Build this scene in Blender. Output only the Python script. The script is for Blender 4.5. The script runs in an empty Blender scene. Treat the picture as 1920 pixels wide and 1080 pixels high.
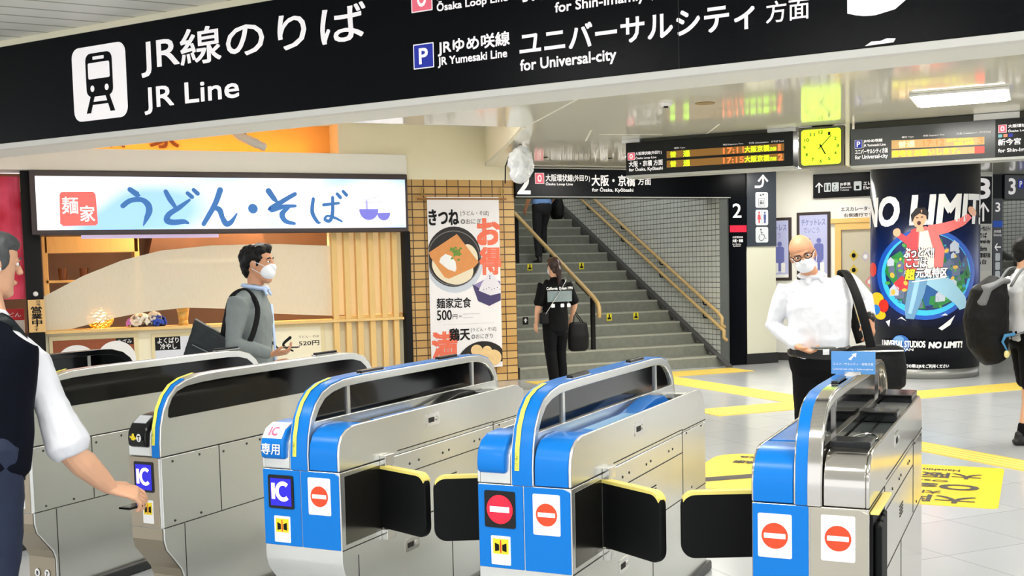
import bpy, bmesh, math, random
from mathutils import Vector, Matrix
random.seed(7)
PI = math.pi
SC = bpy.context.scene
COL = SC.collection
rad = math.radians

# ------------------------------------------------------------------ camera, world, exposure
cd = bpy.data.cameras.new('camera')
cam = bpy.data.objects.new('camera', cd)
COL.objects.link(cam)
Rv, Uv, Fv = Vector((0.91692, -0.3984, -0.02306)), Vector((0.04968, 0.05662, 0.99716)), Vector((0.39597, 0.91546, -0.07171))
mw = Matrix((Rv, Uv, -Fv)).transposed().to_4x4()
mw.translation = (-6.11194, -13.93569, 1.55)
cam.matrix_world = mw
cd.sensor_width = 36
cd.lens = 39.1455
cd.shift_y = 0.0574
cd.clip_start = 0.05
SC.camera = cam
SC.view_settings.view_transform = 'Standard'
SC.view_settings.look = 'None'
SC.view_settings.gamma = 1
SC.view_settings.use_curve_mapping = False
SC.view_settings.exposure = 0.75
SC.cycles.use_denoising = True
SC.cycles.max_bounces = 8
wd = bpy.data.worlds.new('concourse_ambient')
SC.world = wd
wd.use_nodes = True
wd.node_tree.nodes['Background'].inputs[0].default_value = (0.95, 0.97, 1.0, 1)
wd.node_tree.nodes['Background'].inputs[1].default_value = 1.0

# ------------------------------------------------------------------ frames of the place
# X runs along the shop front and the stair portal, Y goes into them; gates stand turned by GA
GA = rad(41.3)
GU = Vector((math.cos(GA), math.sin(GA), 0))
GV = Vector((math.sin(GA), -math.cos(GA), 0))
def guv(u, v, z=0.0):
    return GU * u + GV * v + Vector((0, 0, z))
GF = GA - PI / 2          # things that face the camera side of the gate line (local x = GV)

# ------------------------------------------------------------------ materials
def lin(c):
    return tuple(((v / 255) / 12.92 if v / 255 <= 0.04045 else ((v / 255 + 0.055) / 1.055) ** 2.4) for v in c) + (1,)
MATS = {}
def mat(name, c, rough=0.5, metal=0.0, emit=0.0, noise=0.0, nscale=8.0, bump=0.0, coat=0.0, stretch=None, alpha=1.0, ecol=None, spec=0.5):
    if name in MATS:
        return MATS[name]
    m = bpy.data.materials.new(name)
    m.use_nodes = True
    nt = m.node_tree
    b = nt.nodes['Principled BSDF']
    col = lin(c)
    b.inputs['Base Color'].default_value = col
    b.inputs['Roughness'].default_value = rough
    b.inputs['Metallic'].default_value = metal
    b.inputs['Coat Weight'].default_value = coat
    b.inputs['Specular IOR Level'].default_value = spec
    if coat:
        b.inputs['Coat Roughness'].default_value = 0.08
    if emit:
        b.inputs['Emission Color'].default_value = lin(ecol or c)
        b.inputs['Emission Strength'].default_value = emit
    if noise or bump:
        tc = nt.nodes.new('ShaderNodeTexCoord')
        mp = nt.nodes.new('ShaderNodeMapping')
        nt.links.new(tc.outputs['Object'], mp.inputs[0])
        if stretch:
            mp.inputs['Scale'].default_value = stretch
        n = nt.nodes.new('ShaderNodeTexNoise')
        n.inputs['Scale'].default_value = nscale
        n.inputs['Detail'].default_value = 4
        nt.links.new(mp.outputs[0], n.inputs['Vector'])
        if noise:
            mx = nt.nodes.new('ShaderNodeMix')
            mx.data_type = 'RGBA'
            mx.inputs['A'].default_value = tuple(v * (1 - noise) for v in col[:3]) + (1,)
            mx.inputs['B'].default_value = tuple(min(1, v * (1 + noise)) for v in col[:3]) + (1,)
            nt.links.new(n.outputs['Fac'], mx.inputs['Factor'])
            nt.links.new(mx.outputs['Result'], b.inputs['Base Color'])
        if bump:
            bp = nt.nodes.new('ShaderNodeBump')
            bp.inputs['Strength'].default_value = bump
            bp.inputs['Distance'].default_value = 0.01
            nt.links.new(n.outputs['Fac'], bp.inputs['Height'])
            nt.links.new(bp.outputs[0], b.inputs['Normal'])
    MATS[name] = m
    return m

def tile_mat(name, c1, c2, cm, w, h, mortar, plane='XZ', rough=0.35, bump=0.3, offset=0.0, coat=0.0):
    """stack- or running-bond tiles laid in metres"""
    m = bpy.data.materials.new(name)
    m.use_nodes = True
    nt = m.node_tree
    b = nt.nodes['Principled BSDF']
    tc = nt.nodes.new('ShaderNodeTexCoord')
    sp = nt.nodes.new('ShaderNodeSeparateXYZ')
    cb = nt.nodes.new('ShaderNodeCombineXYZ')
    nt.links.new(tc.outputs['Object'], sp.inputs[0])
    nt.links.new(sp.outputs['XYZ'.index(plane[0])], cb.inputs[0])
    nt.links.new(sp.outputs['XYZ'.index(plane[1])], cb.inputs[1])
    br = nt.nodes.new('ShaderNodeTexBrick')
    br.offset = offset
    br.inputs['Color1'].default_value = lin(c1)
    br.inputs['Color2'].default_value = lin(c2)
    br.inputs['Mortar'].default_value = lin(cm)
    br.inputs['Scale'].default_value = 1
    br.inputs['Mortar Size'].default_value = mortar
    br.inputs['Mortar Smooth'].default_value = 0.2
    br.inputs['Brick Width'].default_value = w
    br.inputs['Row Height'].default_value = h
    nt.links.new(cb.outputs[0], br.inputs['Vector'])
    nt.links.new(br.outputs['Color'], b.inputs['Base Color'])
    b.inputs['Roughness'].default_value = rough
    b.inputs['Coat Weight'].default_value = coat
    if bump:
        bp = nt.nodes.new('ShaderNodeBump')
        bp.invert = True
        bp.inputs['Strength'].default_value = bump
        bp.inputs['Distance'].default_value = 0.004
        nt.links.new(br.outputs['Fac'], bp.inputs['Height'])
        nt.links.new(bp.outputs[0], b.inputs['Normal'])
    MATS[name] = m
    return m

def stripe_mat(name, c1, c2, axis, scale, rough=0.5, bump=0.4, width=0.12, angle=0.0):
    """grooved boards or ribs: thin lines of c2 across axis every 1/scale metres"""
    m = bpy.data.materials.new(name)
    m.use_nodes = True
    nt = m.node_tree
    b = nt.nodes['Principled BSDF']
    tc = nt.nodes.new('ShaderNodeTexCoord')
    mp = nt.nodes.new('ShaderNodeMapping')
    mp.inputs['Rotation'].default_value = (0, 0, angle)
    nt.links.new(tc.outputs['Object'], mp.inputs[0])
    sp = nt.nodes.new('ShaderNodeSeparateXYZ')
    nt.links.new(mp.outputs[0], sp.inputs[0])
    mu = nt.nodes.new('ShaderNodeMath'); mu.operation = 'MULTIPLY'; mu.inputs[1].default_value = scale
    fr = nt.nodes.new('ShaderNodeMath'); fr.operation = 'FRACT'
    lt = nt.nodes.new('ShaderNodeMath'); lt.operation = 'LESS_THAN'; lt.inputs[1].default_value = width
    nt.links.new(sp.outputs['XYZ'.index(axis)], mu.inputs[0])
    nt.links.new(mu.outputs[0], fr.inputs[0]); nt.links.new(fr.outputs[0], lt.inputs[0])
    mx = nt.nodes.new('ShaderNodeMix'); mx.data_type = 'RGBA'
    mx.inputs['A'].default_value = lin(c1); mx.inputs['B'].default_value = lin(c2)
    nt.links.new(lt.outputs[0], mx.inputs['Factor'])
    nt.links.new(mx.outputs['Result'], b.inputs['Base Color'])
    b.inputs['Roughness'].default_value = rough
    if bump:
        bp = nt.nodes.new('ShaderNodeBump'); bp.invert = True
        bp.inputs['Strength'].default_value = bump; bp.inputs['Distance'].default_value = 0.004
        nt.links.new(lt.outputs[0], bp.inputs['Height']); nt.links.new(bp.outputs[0], b.inputs['Normal'])
    MATS[name] = m
    return m

STEEL = mat('brushed_steel', (228, 229, 224), 0.25, 0.8, noise=0.05, nscale=6, bump=0.03, stretch=(1, 1, 60))
STEELM = mat('mirror_steel', (206, 202, 194), 0.13, 0.96, noise=0.03, nscale=6)
STEELB = mat('polished_steel', (222, 220, 215), 0.16, 1.0)
BLUE = mat('gate_blue', (0, 120, 212), 0.3, spec=0.3)
BLACK = mat('black_gloss', (6, 7, 8), 0.14, spec=0.4)
MBLACK = mat('black_matte', (6, 6, 8), 0.6, spec=0.3)
SIGNK = mat('sign_black', (6, 8, 13), 0.25, noise=0.15, nscale=3, spec=0.1)
SEAM = mat('seam_dark', (42, 40, 38), 0.7)
WHITE = mat('white_paint', (246, 246, 246), 0.5)
SIGNW = mat('sign_white', (244, 240, 240), 0.5, emit=0.25)
CREAM = mat('cream_wall', (248, 241, 212), 0.6, noise=0.02, nscale=3)
CREAMW = mat('ceiling_white', (243, 242, 232), 0.5)
GLASSK = mat('smoked_glass', (3, 3, 4), 0.08, spec=0.35)
YEL = mat('yellow_paint', (250, 224, 40), 0.5)
SKIN = mat('skin', (208, 150, 114), 0.5, noise=0.06, nscale=30)
SKIN2 = mat('skin_fair', (224, 172, 138), 0.5, noise=0.05, nscale=30)
HAIRK = mat('hair_black', (8, 7, 7), 0.5, spec=0.25, noise=0.5, nscale=60, bump=0.6)
HAIRG = mat('hair_grey', (70, 72, 74), 0.5, noise=0.6, nscale=30, bump=0.5)
WCLOTH = mat('white_cotton', (226, 228, 234), 0.75, noise=0.03, nscale=9, bump=0.5)
KCLOTH = mat('black_cotton', (7, 7, 10), 0.85, noise=0.2, nscale=20, bump=0.2, spec=0.2)
RED = mat('sign_red', (238, 52, 40), 0.5)
ORANGE = mat('poster_coral', (247, 118, 88), 0.6)
WOOD = mat('pale_wood', (238, 200, 130), 0.5, noise=0.08, nscale=4, stretch=(12, 12, 1))

# ------------------------------------------------------------------ objects
def tag(o, label=None, cat=None, group=None, kind=None):
    if label: o['label'] = label
    if cat: o['category'] = cat
    if group: o['group'] = group
    if kind: o['kind'] = kind
    return o
def thing(name, label, cat, loc=(0, 0, 0), rotz=0.0, group=None):
    o = bpy.data.objects.new(name, None)
    COL.objects.link(o)
    o.empty_display_size = 0.1
    o.location = loc
    o.rotation_euler = (0, 0, rotz)
    return tag(o, label, cat, group)

class MB:
    """collects vertices and faces, builds one mesh object"""
    def __init__(s): s.v = []; s.f = []
    def add(s, vs, fs):
        n = len(s.v); s.v += [tuple(p) for p in vs]; s.f += [tuple(i + n for i in f) for f in fs]; return s
    def box(s, x0, x1, y0, y1, z0, z1):
        return s.add([(x0, y0, z0), (x1, y0, z0), (x1, y1, z0), (x0, y1, z0), (x0, y0, z1), (x1, y0, z1), (x1, y1, z1), (x0, y1, z1)],
                     [(0, 3, 2, 1), (4, 5, 6, 7), (0, 1, 5, 4), (1, 2, 6, 5), (2, 3, 7, 6), (3, 0, 4, 7)])
    def prism(s, poly, a, b, axis='Y'):
        """2-D outline pushed along an axis from a to b"""
        n = len(poly)
        def P(p, t): return {'Y': (p[0], t, p[1]), 'X': (t, p[0], p[1]), 'Z': (p[0], p[1], t)}[axis]
        vs = [P(p, a) for p in poly] + [P(p, b) for p in poly]
        fs = [tuple(range(n)), tuple(range(2 * n - 1, n - 1, -1))] + [(i, (i + 1) % n, n + (i + 1) % n, n + i) for i in range(n)]
        return s.add(vs, fs)
    def band(s, O, I, a, b):
        """open strip between outlines O and I (x,z), pushed along y"""
        n = len(O)
        vs = [(p[0], a, p[1]) for p in O] + [(p[0], a, p[1]) for p in I] + [(p[0], b, p[1]) for p in O] + [(p[0], b, p[1]) for p in I]
        fs = []
        for i in range(n - 1):
            fs += [(i, i + 1, n + i + 1, n + i), (2 * n + i, 3 * n + i, 3 * n + i + 1, 2 * n + i + 1),
                   (i, 2 * n + i, 2 * n + i + 1, i + 1), (n + i, n + i + 1, 3 * n + i + 1, 3 * n + i)]
        fs += [(0, n, 3 * n, 2 * n), (n - 1, 3 * n - 1, 4 * n - 1, 2 * n - 1)]
        return s.add(vs, fs)
    def tube(s, pts, rads, side=(1, 0, 0), seg=12, cap=True):
        pts = [Vector(p) for p in pts]
        rads = [(r, r) if not isinstance(r, (tuple, list)) else r for r in rads]
        n = len(pts)
        rings = []
        T = []
        for i in range(n):
            t = (pts[min(i + 1, n - 1)] - pts[max(i - 1, 0)])
            T.append(t.normalized() if t.length > 1e-9 else Vector((0, 0, 1)))
        def ring(c, t, r):
            sd = Vector(side) - t * Vector(side).dot(t)
            if sd.length < 0.08: sd = Vector((0.3, 1, 0.2)) - t * Vector((0.3, 1, 0.2)).dot(t)
            sd.normalize(); ot = t.cross(sd)
            return [c + sd * (r[0] * math.cos(2 * PI * k / seg)) + ot * (r[1] * math.sin(2 * PI * k / seg)) for k in range(seg)]
        if cap:
            m0 = min(rads[0]); m1 = min(rads[-1])
            rings.append(ring(pts[0] - T[0] * m0 * 0.5, T[0], (rads[0][0] * 0.72, rads[0][1] * 0.72)))
        for i in range(n): rings.append(ring(pts[i], T[i], rads[i]))
        if cap: rings.append(ring(pts[-1] + T[-1] * m1 * 0.5, T[-1], (rads[-1][0] * 0.72, rads[-1][1] * 0.72)))
        vs = [p for r in rings for p in r]
        fs = []
        for j in range(len(rings) - 1):
            for k in range(seg):
                a = j * seg + k; b = j * seg + (k + 1) % seg
                fs.append((a, b, b + seg, a + seg))
        fs += [tuple(range(seg - 1, -1, -1)), tuple(len(vs) - seg + k for k in range(seg))]
        return s.add(vs, fs)
    def ball(s, c, r, seg=16, rings=10, R=None):
        r = (r, r, r) if not isinstance(r, (tuple, list)) else r
        vs = [(0, 0, -r[2])]
        for j in range(1, rings):
            a = -PI / 2 + PI * j / rings
            for k in range(seg):
                b = 2 * PI * k / seg
                vs.append((r[0] * math.cos(a) * math.cos(b), r[1] * math.cos(a) * math.sin(b), r[2] * math.sin(a)))
        vs.append((0, 0, r[2]))
        fs = [(0, 1 + (k + 1) % seg, 1 + k) for k in range(seg)]
        for j in range(rings - 2):
            for k in range(seg):
                a = 1 + j * seg + k; b = 1 + j * seg + (k + 1) % seg
                fs.append((a, b, b + seg, a + seg))
        t = len(vs) - 1; o = 1 + (rings - 2) * seg
        fs += [(o + k, o + (k + 1) % seg, t) for k in range(seg)]
        vs = [Vector(v) for v in vs]
        if R is not None: vs = [R @ v for v in vs]
        return s.add([v + Vector(c) for v in vs], fs)
    def cyl(s, c, r, z0, z1, seg=32, r1=None):
        r1 = r if r1 is None else r1
        vs = [(c[0] + r * math.cos(2 * PI * k / seg), c[1] + r * math.sin(2 * PI * k / seg), z0) for k in range(seg)]
        vs += [(c[0] + r1 * math.cos(2 * PI * k / seg), c[1] + r1 * math.sin(2 * PI * k / seg), z1) for k in range(seg)]
        return s.add(vs, [tuple(range(seg - 1, -1, -1)), tuple(range(seg, 2 * seg))] + [(k, (k + 1) % seg, seg + (k + 1) % seg, seg + k) for k in range(seg)])
    def mesh(s, name):
        me = bpy.data.meshes.new(name)
        me.from_pydata(s.v, [], s.f)
        bm = bmesh.new(); bm.from_mesh(me)
        bmesh.ops.recalc_face_normals(bm, faces=bm.faces)
        bm.to_mesh(me); bm.free()
        return me
    def obj(s, name, m, parent=None, bevel=0.0, smooth=False, seg=2):
        me = s.mesh(name)
        me.materials.append(m)
        if smooth:
            for p in me.polygons: p.use_smooth = True
        o = bpy.data.objects.new(name, me)
        COL.objects.link(o)
        if parent: o.parent = parent
        if bevel:
            b = o.modifiers.new('edge', 'BEVEL'); b.width = bevel; b.segments = seg; b.limit_method = 'ANGLE'; b.angle_limit = rad(40)
            for p in me.polygons: p.use_smooth = True
            w = o.modifiers.new('wn', 'WEIGHTED_NORMAL'); w.keep_sharp = True
        return o
def struct(name, mb, m, bevel=0.0):
    return tag(mb.obj(name, m, None, bevel), kind='structure')

def rrect(x0, x1, z0, z1, r, n=5):
    pts = []
    for cx, cz, a0 in ((x1 - r, z1 - r, 0), (x0 + r, z1 - r, 90), (x0 + r, z0 + r, 180), (x1 - r, z0 + r, 270)):
        for i in range(n + 1):
            a = rad(a0 + 90 * i / n)
            pts.append((cx + r * math.cos(a), cz + r * math.sin(a)))
    return pts
def ell(cx, cz, rx, rz, n=36, a0=0, a1=360, rot=0):
    full = abs(a1 - a0) >= 360
    k = n if full else n + 1
    c, s_ = math.cos(rad(rot)), math.sin(rad(rot))
    out = []
    for i in range(k):
        a = rad(a0 + (a1 - a0) * i / n)
        x, z = rx * math.cos(a), rz * math.sin(a)
        out.append((cx + x * c - z * s_, cz + x * s_ + z * c))
    return out
def stroke(pts, w):
    """a brush line: list of (x,z) with one width or a width per point"""
    n = len(pts); ws = w if isinstance(w, (list, tuple)) else [w] * n
    L, Rr = [], []
    for i in range(n):
        a = Vector(pts[max(i - 1, 0)]); b = Vector(pts[min(i + 1, n - 1)])
        t = (b - a).normalized(); nn = Vector((-t.y, t.x))
        p = Vector(pts[i])
        L.append(tuple(p + nn * ws[i] / 2)); Rr.append(tuple(p - nn * ws[i] / 2))
    return [[L[i], L[i + 1], Rr[i + 1], Rr[i]] for i in range(n - 1)]
def onface(out=0.0):
    return lambda x, z: (x, -out, z)

def flat(name, polys, m, parent, mapf, thick=0.0):
    """printed or cut-out shapes lying on a face"""
    mb = MB()
    x0, z0 = polys[0][0]
    q = Vector(mapf(x0, z0))
    nn = (Vector(mapf(x0 + 1e-3, z0)) - q).cross(Vector(mapf(x0, z0 + 1e-3)) - q).normalized()
    for k, p in enumerate(polys):
        mb.add([tuple(Vector(mapf(x, z)) + nn * (2.5e-5 * k)) for x, z in p], [tuple(range(len(p)))])
    return mb.obj(name, m, parent)

PEND_TEXT, PEND_BLOB = [], []
def text(body, x0, x1, z0, z1, m, parent, mapf, bold=0.0, name='lettering', cut=0.0, slant=0.0, rot=0):
    cu = bpy.data.curves.new(name, 'FONT')
    cu.body = body
    cu.resolution_u = 3
    cu.align_x = 'CENTER'
    cu.space_line = 0.95
    o = bpy.data.objects.new(name + '_draft', cu)
    COL.objects.link(o)
    PEND_TEXT.append((o, name, (x0, x1, z0, z1), m, parent, mapf, bold, cut, slant, rot))
def blob(name, mb, m, parent, voxel=0.01, smooth=5, noise=0.0):
    me = mb.mesh(name)
    o = bpy.data.objects.new(name + '_draft', me)
    COL.objects.link(o)
    r = o.modifiers.new('r', 'REMESH'); r.mode = 'VOXEL'; r.voxel_size = voxel; r.use_smooth_shade = True
    if noise:
        tx = bpy.data.textures.new('ruffle', 'CLOUDS'); tx.noise_scale = 0.05
        d = o.modifiers.new('d', 'DISPLACE'); d.texture = tx; d.strength = noise; d.mid_level = 0.5
    if smooth:
        sm = o.modifiers.new('s', 'SMOOTH'); sm.factor = 0.5; sm.iterations = smooth
    new = bpy.data.objects.new(name, bpy.data.meshes.new(name))
    COL.objects.link(new)
    if parent: new.parent = parent
    PEND_BLOB.append((o, new, m))
    return new
def finish():
    bpy.context.view_layer.update()
    dg = bpy.context.evaluated_depsgraph_get()
    for o, new, m in PEND_BLOB:
        me = bpy.data.meshes.new_from_object(o.evaluated_get(dg))
        me.name = new.name
        me.materials.clear(); me.materials.append(m)
        for p in me.polygons: p.use_smooth = True
        new.data = me
    for o, name, (x0, x1, z0, z1), m, parent, mapf, bold, cut, slant, rot in PEND_TEXT:
        me = bpy.data.meshes.new_from_object(o.evaluated_get(dg))
        bm = bmesh.new(); bm.from_mesh(me)
        if rot:
            bmesh.ops.rotate(bm, verts=bm.verts, cent=(0, 0, 0), matrix=Matrix.Rotation(rad(rot), 3, 'Z'))
        if slant:
            for v in bm.verts: v.co.x += slant * v.co.y
        xs = [v.co.x for v in bm.verts]; ys = [v.co.y for v in bm.verts]
        if not xs: bm.free(); continue
        ax, bx, ay, by = min(xs), max(xs), min(ys), max(ys)
        sz = (z1 - z0) / max(by - ay, 1e-6)
        sx = sz if x1 is None else (x1 - x0) / max(bx - ax, 1e-6)
        for v in bm.verts: v.co = Vector((x0 + (v.co.x - ax) * sx, z0 + (v.co.y - ay) * sz, 0))
        if cut:
            x = x0 + cut
            while x < x0 + (bx - ax) * sx:
                bmesh.ops.bisect_plane(bm, geom=bm.verts[:] + bm.edges[:] + bm.faces[:], plane_co=(x, 0, 0), plane_no=(1, 0, 0))
                x += cut
        bm.verts.index_update()
        vs = [tuple(v.co) for v in bm.verts]; fs = [tuple(v.index for v in f.verts) for f in bm.faces]
        bm.free()
        V, F = [], []
        offs = [(0, 0)] if not bold else [(-bold, -bold), (bold, -bold), (-bold, bold), (bold, bold)]
        for k_, (dx, dz) in enumerate(offs):
            n = len(V)
            for p in vs:
                q = Vector(mapf(p[0] + dx, p[1] + dz))
                if k_:
                    nn = (Vector(mapf(p[0] + dx + 1e-3, p[1] + dz)) - q).cross(Vector(mapf(p[0] + dx, p[1] + dz + 1e-3)) - q)
                    q += nn.normalized() * 0.0003 * k_
                V.append(tuple(q))
            F += [tuple(i + n for i in f) for f in fs]
        nm = bpy.data.meshes.new(name); nm.from_pydata(V, [], F); nm.materials.append(m)
        ob = bpy.data.objects.new(name, nm); COL.objects.link(ob)
        if parent: ob.parent = parent
    for it in PEND_BLOB + PEND_TEXT:
        d = it[0].data
        bpy.data.objects.remove(it[0])
        (bpy.data.meshes if isinstance(d, bpy.types.Mesh) else bpy.data.curves).remove(d)

# ================================================================== SETTING
FLOORM = tile_mat('floor_tile', (188, 191, 195), (194, 197, 201), (162, 165, 168), 0.6, 0.6, 0.004, 'XY', 0.16, 0.1)
BRICKM = tile_mat('tan_brick_tile', (214, 176, 112), (196, 150, 84), (74, 52, 30), 0.162, 0.101, 0.007, 'XZ', 0.4, 0.8)
STAIRTILE = tile_mat('grey_wall_tile', (202, 206, 202), (194, 198, 194), (92, 96, 94), 0.105, 0.078, 0.006, 'YZ', 0.3, 0.5)
STAIRTILEX = tile_mat('grey_wall_tile_end', (202, 206, 202), (194, 198, 194), (92, 96, 94), 0.105, 0.078, 0.006, 'XZ', 0.3, 0.5)
CEILG = mat('gloss_ceiling', (234, 232, 216), 0.09, spec=0.35)
SLATC = stripe_mat('slatted_ceiling', (250, 248, 238), (190, 186, 172), 'Y', 4.2, 0.45, 0.5, 0.12, angle=rad(-5))
struct('floor', MB().box(-20, 22, -26, 0.4, -0.12, 0), FLOORM)
struct('ceiling', MB().prism([(-0.3, 0.4), (-1.04, -2.19), (-1.6, -3.95), (-6.6, -3.80), (3.6, -16.83), (20, -16.83), (20, 0.4)], 2.9, 2.95, 'Z'), CEILG)
struct('wall_coffer_side', MB().add([(-0.3, 0.4, 2.95), (-1.04, -2.19, 2.95), (-1.6, -3.95, 2.95), (-0.2, 0.4, 2.95), (-0.94, -2.19, 2.95), (-1.5, -3.95, 2.95)] + [(-0.3, 0.4, 3.42), (-1.04, -2.19, 3.42), (-1.6, -3.95, 3.42), (-0.2, 0.4, 3.42), (-0.94, -2.19, 3.42), (-1.5, -3.95, 3.42)], [(0, 1, 7, 6), (1, 2, 8, 7), (3, 9, 10, 4), (4, 10, 11, 5), (2, 5, 11, 8), (0, 6, 9, 3), (0, 3, 4, 1), (1, 4, 5, 2), (6, 7, 10, 9), (7, 8, 11, 10)]), CREAM)
struct('wall_coffer_front', MB().box(-6.6, -1.5, -3.95, -3.85, 2.95, 3.42), CREAM)
JOINT = mat('ceiling_joint', (246, 246, 232), 0.5)
def ceil_joint(x0, y0, x1, y1):
    d = Vector((x1 - x0, y1 - y0)).normalized() * 0.009
    struct('trim_ceiling', MB().prism([(x0 - d.y, y0 + d.x), (x1 - d.y, y1 + d.x), (x1 + d.y, y1 - d.x), (x0 + d.y, y0 - d.x)], 2.898, 2.902, 'Z'), JOINT)
ceil_joint(-1.6, -3.95, -2.35, -8.0)
ceil_joint(-0.6, -3.6, 0.1, -3.7)
ceil_joint(-0.85, -3.9, -0.45, -3.0)
ceil_joint(0.75, -3.4, 0.2, -4.6)
struct('ceiling_shop', MB().box(-9.6, 0.5, -4.0, 0.95, 3.42, 3.54), CREAMW)
# bulkhead that carries the big sign, in the sign's own frame
SA = rad(-51.94)
SP = Vector((-3.574, -8.149, 0))
SX = Vector((math.cos(SA), math.sin(SA), 0)); SN = Vector((-math.sin(SA), math.cos(SA), 0))
def sgn(x, d, z=0): return SP + SX * x + SN * d + Vector((0, 0, z))
def sg_prism(x0, x1, d0, d1, z0, z1):
    return MB().prism([tuple(sgn(x0, d0)[:2]), tuple(sgn(x1, d0)[:2]), tuple(sgn(x1, d1)[:2]), tuple(sgn(x0, d1)[:2])], z0, z1, 'Z')
struct('beam', sg_prism(-9, 9, 0.0, 0.34, 2.5, 3.42), CREAMW, 0.01)
struct('trim_1', sg_prism(-9, 9, -0.06, 0.0, 3.235, 3.28), CREAM, 0.004)
struct('ceiling_gate_hall', sg_prism(-12, 12, -12, 0.0, 3.28, 3.4), SLATC)
# shop front
struct('wall_brick', MB().box(-1.57, 0.0, 0.0, 1.6, 0, 2.715), BRICKM)
struct('wall_above_brick', MB().box(-1.57, 0.28, 0.0, 0.9, 2.715, 3.42), CREAM)
struct('wall_niche_side', MB().box(-2.42, -1.57, -0.02, 0.9, 3.0, 3.42), CREAM)
struct('trim_2', MB().box(-9.5, -1.56, -0.14, 0.3, 2.765, 3.02), CREAMW, 0.01)
NICHE = mat('orange_plaster', (252, 196, 110), 0.7, noise=0.04, nscale=2)
struct('wall_niche', MB().box(-9.5, -2.42, 0.42, 0.6, 2.9, 3.42), NICHE)
struct('wall_counter', MB().box(-5.96, -1.57, 0.10, 0.3, 0, 0.9), CREAM)
struct('wall_lattice_back', MB().box(-2.55, -1.57, 0.10, 0.22, 0.98, 2.06), mat('lattice_paper', (250, 224, 172), 0.7, emit=0.12))
SHOPW = mat('shop_brown', (96, 66, 44), 0.6, noise=0.35, nscale=2.5)
struct('wall_shop_back', MB().box(-9.5, -1.57, 2.4, 2.5, 0, 2.75), SHOPW)
struct('wall_shop_left', MB().box(-9.5, -9.4, -0.1, 2.5, 0, 2.75), SHOPW)
struct('ceiling_shop_inside', MB().box(-9.5, -1.57, 0.3, 2.5, 2.70, 2.76), mat('shop_ceiling', (190, 150, 104), 0.6))
struct('wall_shop_right', MB().box(-1.7, -1.57, 0.3, 2.4, 0, 2.7), mat('shop_cream', (236, 206, 150), 0.6))
struct('wall_over_window', MB().box(-5.96, -1.57, 0.02, 0.3, 2.06, 2.765), CREAM)
struct('trim_4', MB().box(-6.135, -5.955, -0.06, 0.2, 0, 2.76), MBLACK, 0.004)
struct('trim_5', MB().box(-1.60, -1.515, -0.05, 0.1, 0, 2.04), MBLACK, 0.004)
struct('window_1', MB().box(-5.955, -2.55, 0.075, 0.085, 0.93, 2.06), mat('shop_glass', (255, 255, 255), 0.02))
gm = MATS['shop_glass']; gb = gm.node_tree.nodes['Principled BSDF']; gb.inputs['Transmission Weight'].default_value = 1.0; gb.inputs['IOR'].default_value = 1.02
struct('trim_6', MB().box(-5.96, -1.62, -0.03, 0.34, 0.895, 0.93), WOOD, 0.004)
# stair portal
struct('wall_portal_post', MB().box(3.46, 3.76, -0.02, 0.4, 0, 2.9), SIGNK)
struct('column', MB().box(3.76, 4.29, -0.02, 0.55, 0.16, 2.9), mat('column_cream', (226, 226, 206), 0.45))
struct('baseboard_column', MB().box(3.74, 4.31, -0.04, 0.57, 0, 0.16), mat('baseboard_black', (28, 28, 28), 0.5))
struct('wall_stair_right', MB().box(3.3, 3.46, 0.0, 9.0, 0, 5.0), STAIRTILE)
struct('wall_stair_left', MB().box(-0.2, 0.0, 1.6, 9.0, 0, 5.0), STAIRTILE)
struct('wall_stair_end', MB().box(-0.2, 3.46, 9.0, 9.1, 2.5, 5.0), STAIRTILEX)
struct('ceiling_stair', MB().box(-0.2, 3.46, 0.4, 9.1, 4.9, 5.0), CREAMW)
# passage wall to the right of the column
PW = Vector((4.649, 0.268, 0))
def vw(q, d, z=0): return PW + GV * q + GU * d + Vector((0, 0, z))
def vw_prism(q0, q1, d0, d1, z0, z1):
    return MB().prism([tuple(vw(q0, d0)[:2]), tuple(vw(q1, d0)[:2]), tuple(vw(q1, d1)[:2]), tuple(vw(q0, d1)[:2])], z0, z1, 'Z')
CRW = mat('passage_cream', (250, 248, 240), 0.5)
struct('wall_passage', vw_prism(-0.5, 1.7, 0, 0.15, 0.12, 2.9), CRW)
struct('baseboard_passage', vw_prism(-0.5, 1.72, -0.015, 0.1, 0, 0.12), mat('baseboard_dark', (46, 44, 42), 0.5))
struct('wall_passage_return', vw_prism(1.55, 1.7, 0.15, 2.2, 0, 2.9), CRW)
struct('wall_right', MB().box(6.6, 8.70, 0.0, 0.2, 0.14, 2.9), CRW)
struct('baseboard_right', MB().box(6.6, 8.70, -0.02, 0.2, 0, 0.14), MATS['baseboard_dark'])
struct('wall_portal_right_post', MB().box(8.70, 8.93, 0.0, 0.5, 0, 2.9), SIGNK)
struct('wall_stair_far', MB().box(12.24, 12.44, 0.5, 9.0, 0, 5), STAIRTILE)
struct('wall_stair_far_left', MB().box(8.72, 8.93, 0.5, 9.0, 0, 5), STAIRTILE)
struct('wall_stair_far_end', MB().box(8.72, 12.4, 9.0, 9.1, 2.5, 5), STAIRTILEX)
struct('ceiling_stair_far', MB().box(8.72, 12.4, 0.4, 9.1, 4.9, 5), CREAMW)
struct('wall_portal_right', MB().box(12.24, 20, 0.0, 0.5, 0, 2.9), CRW)

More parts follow.
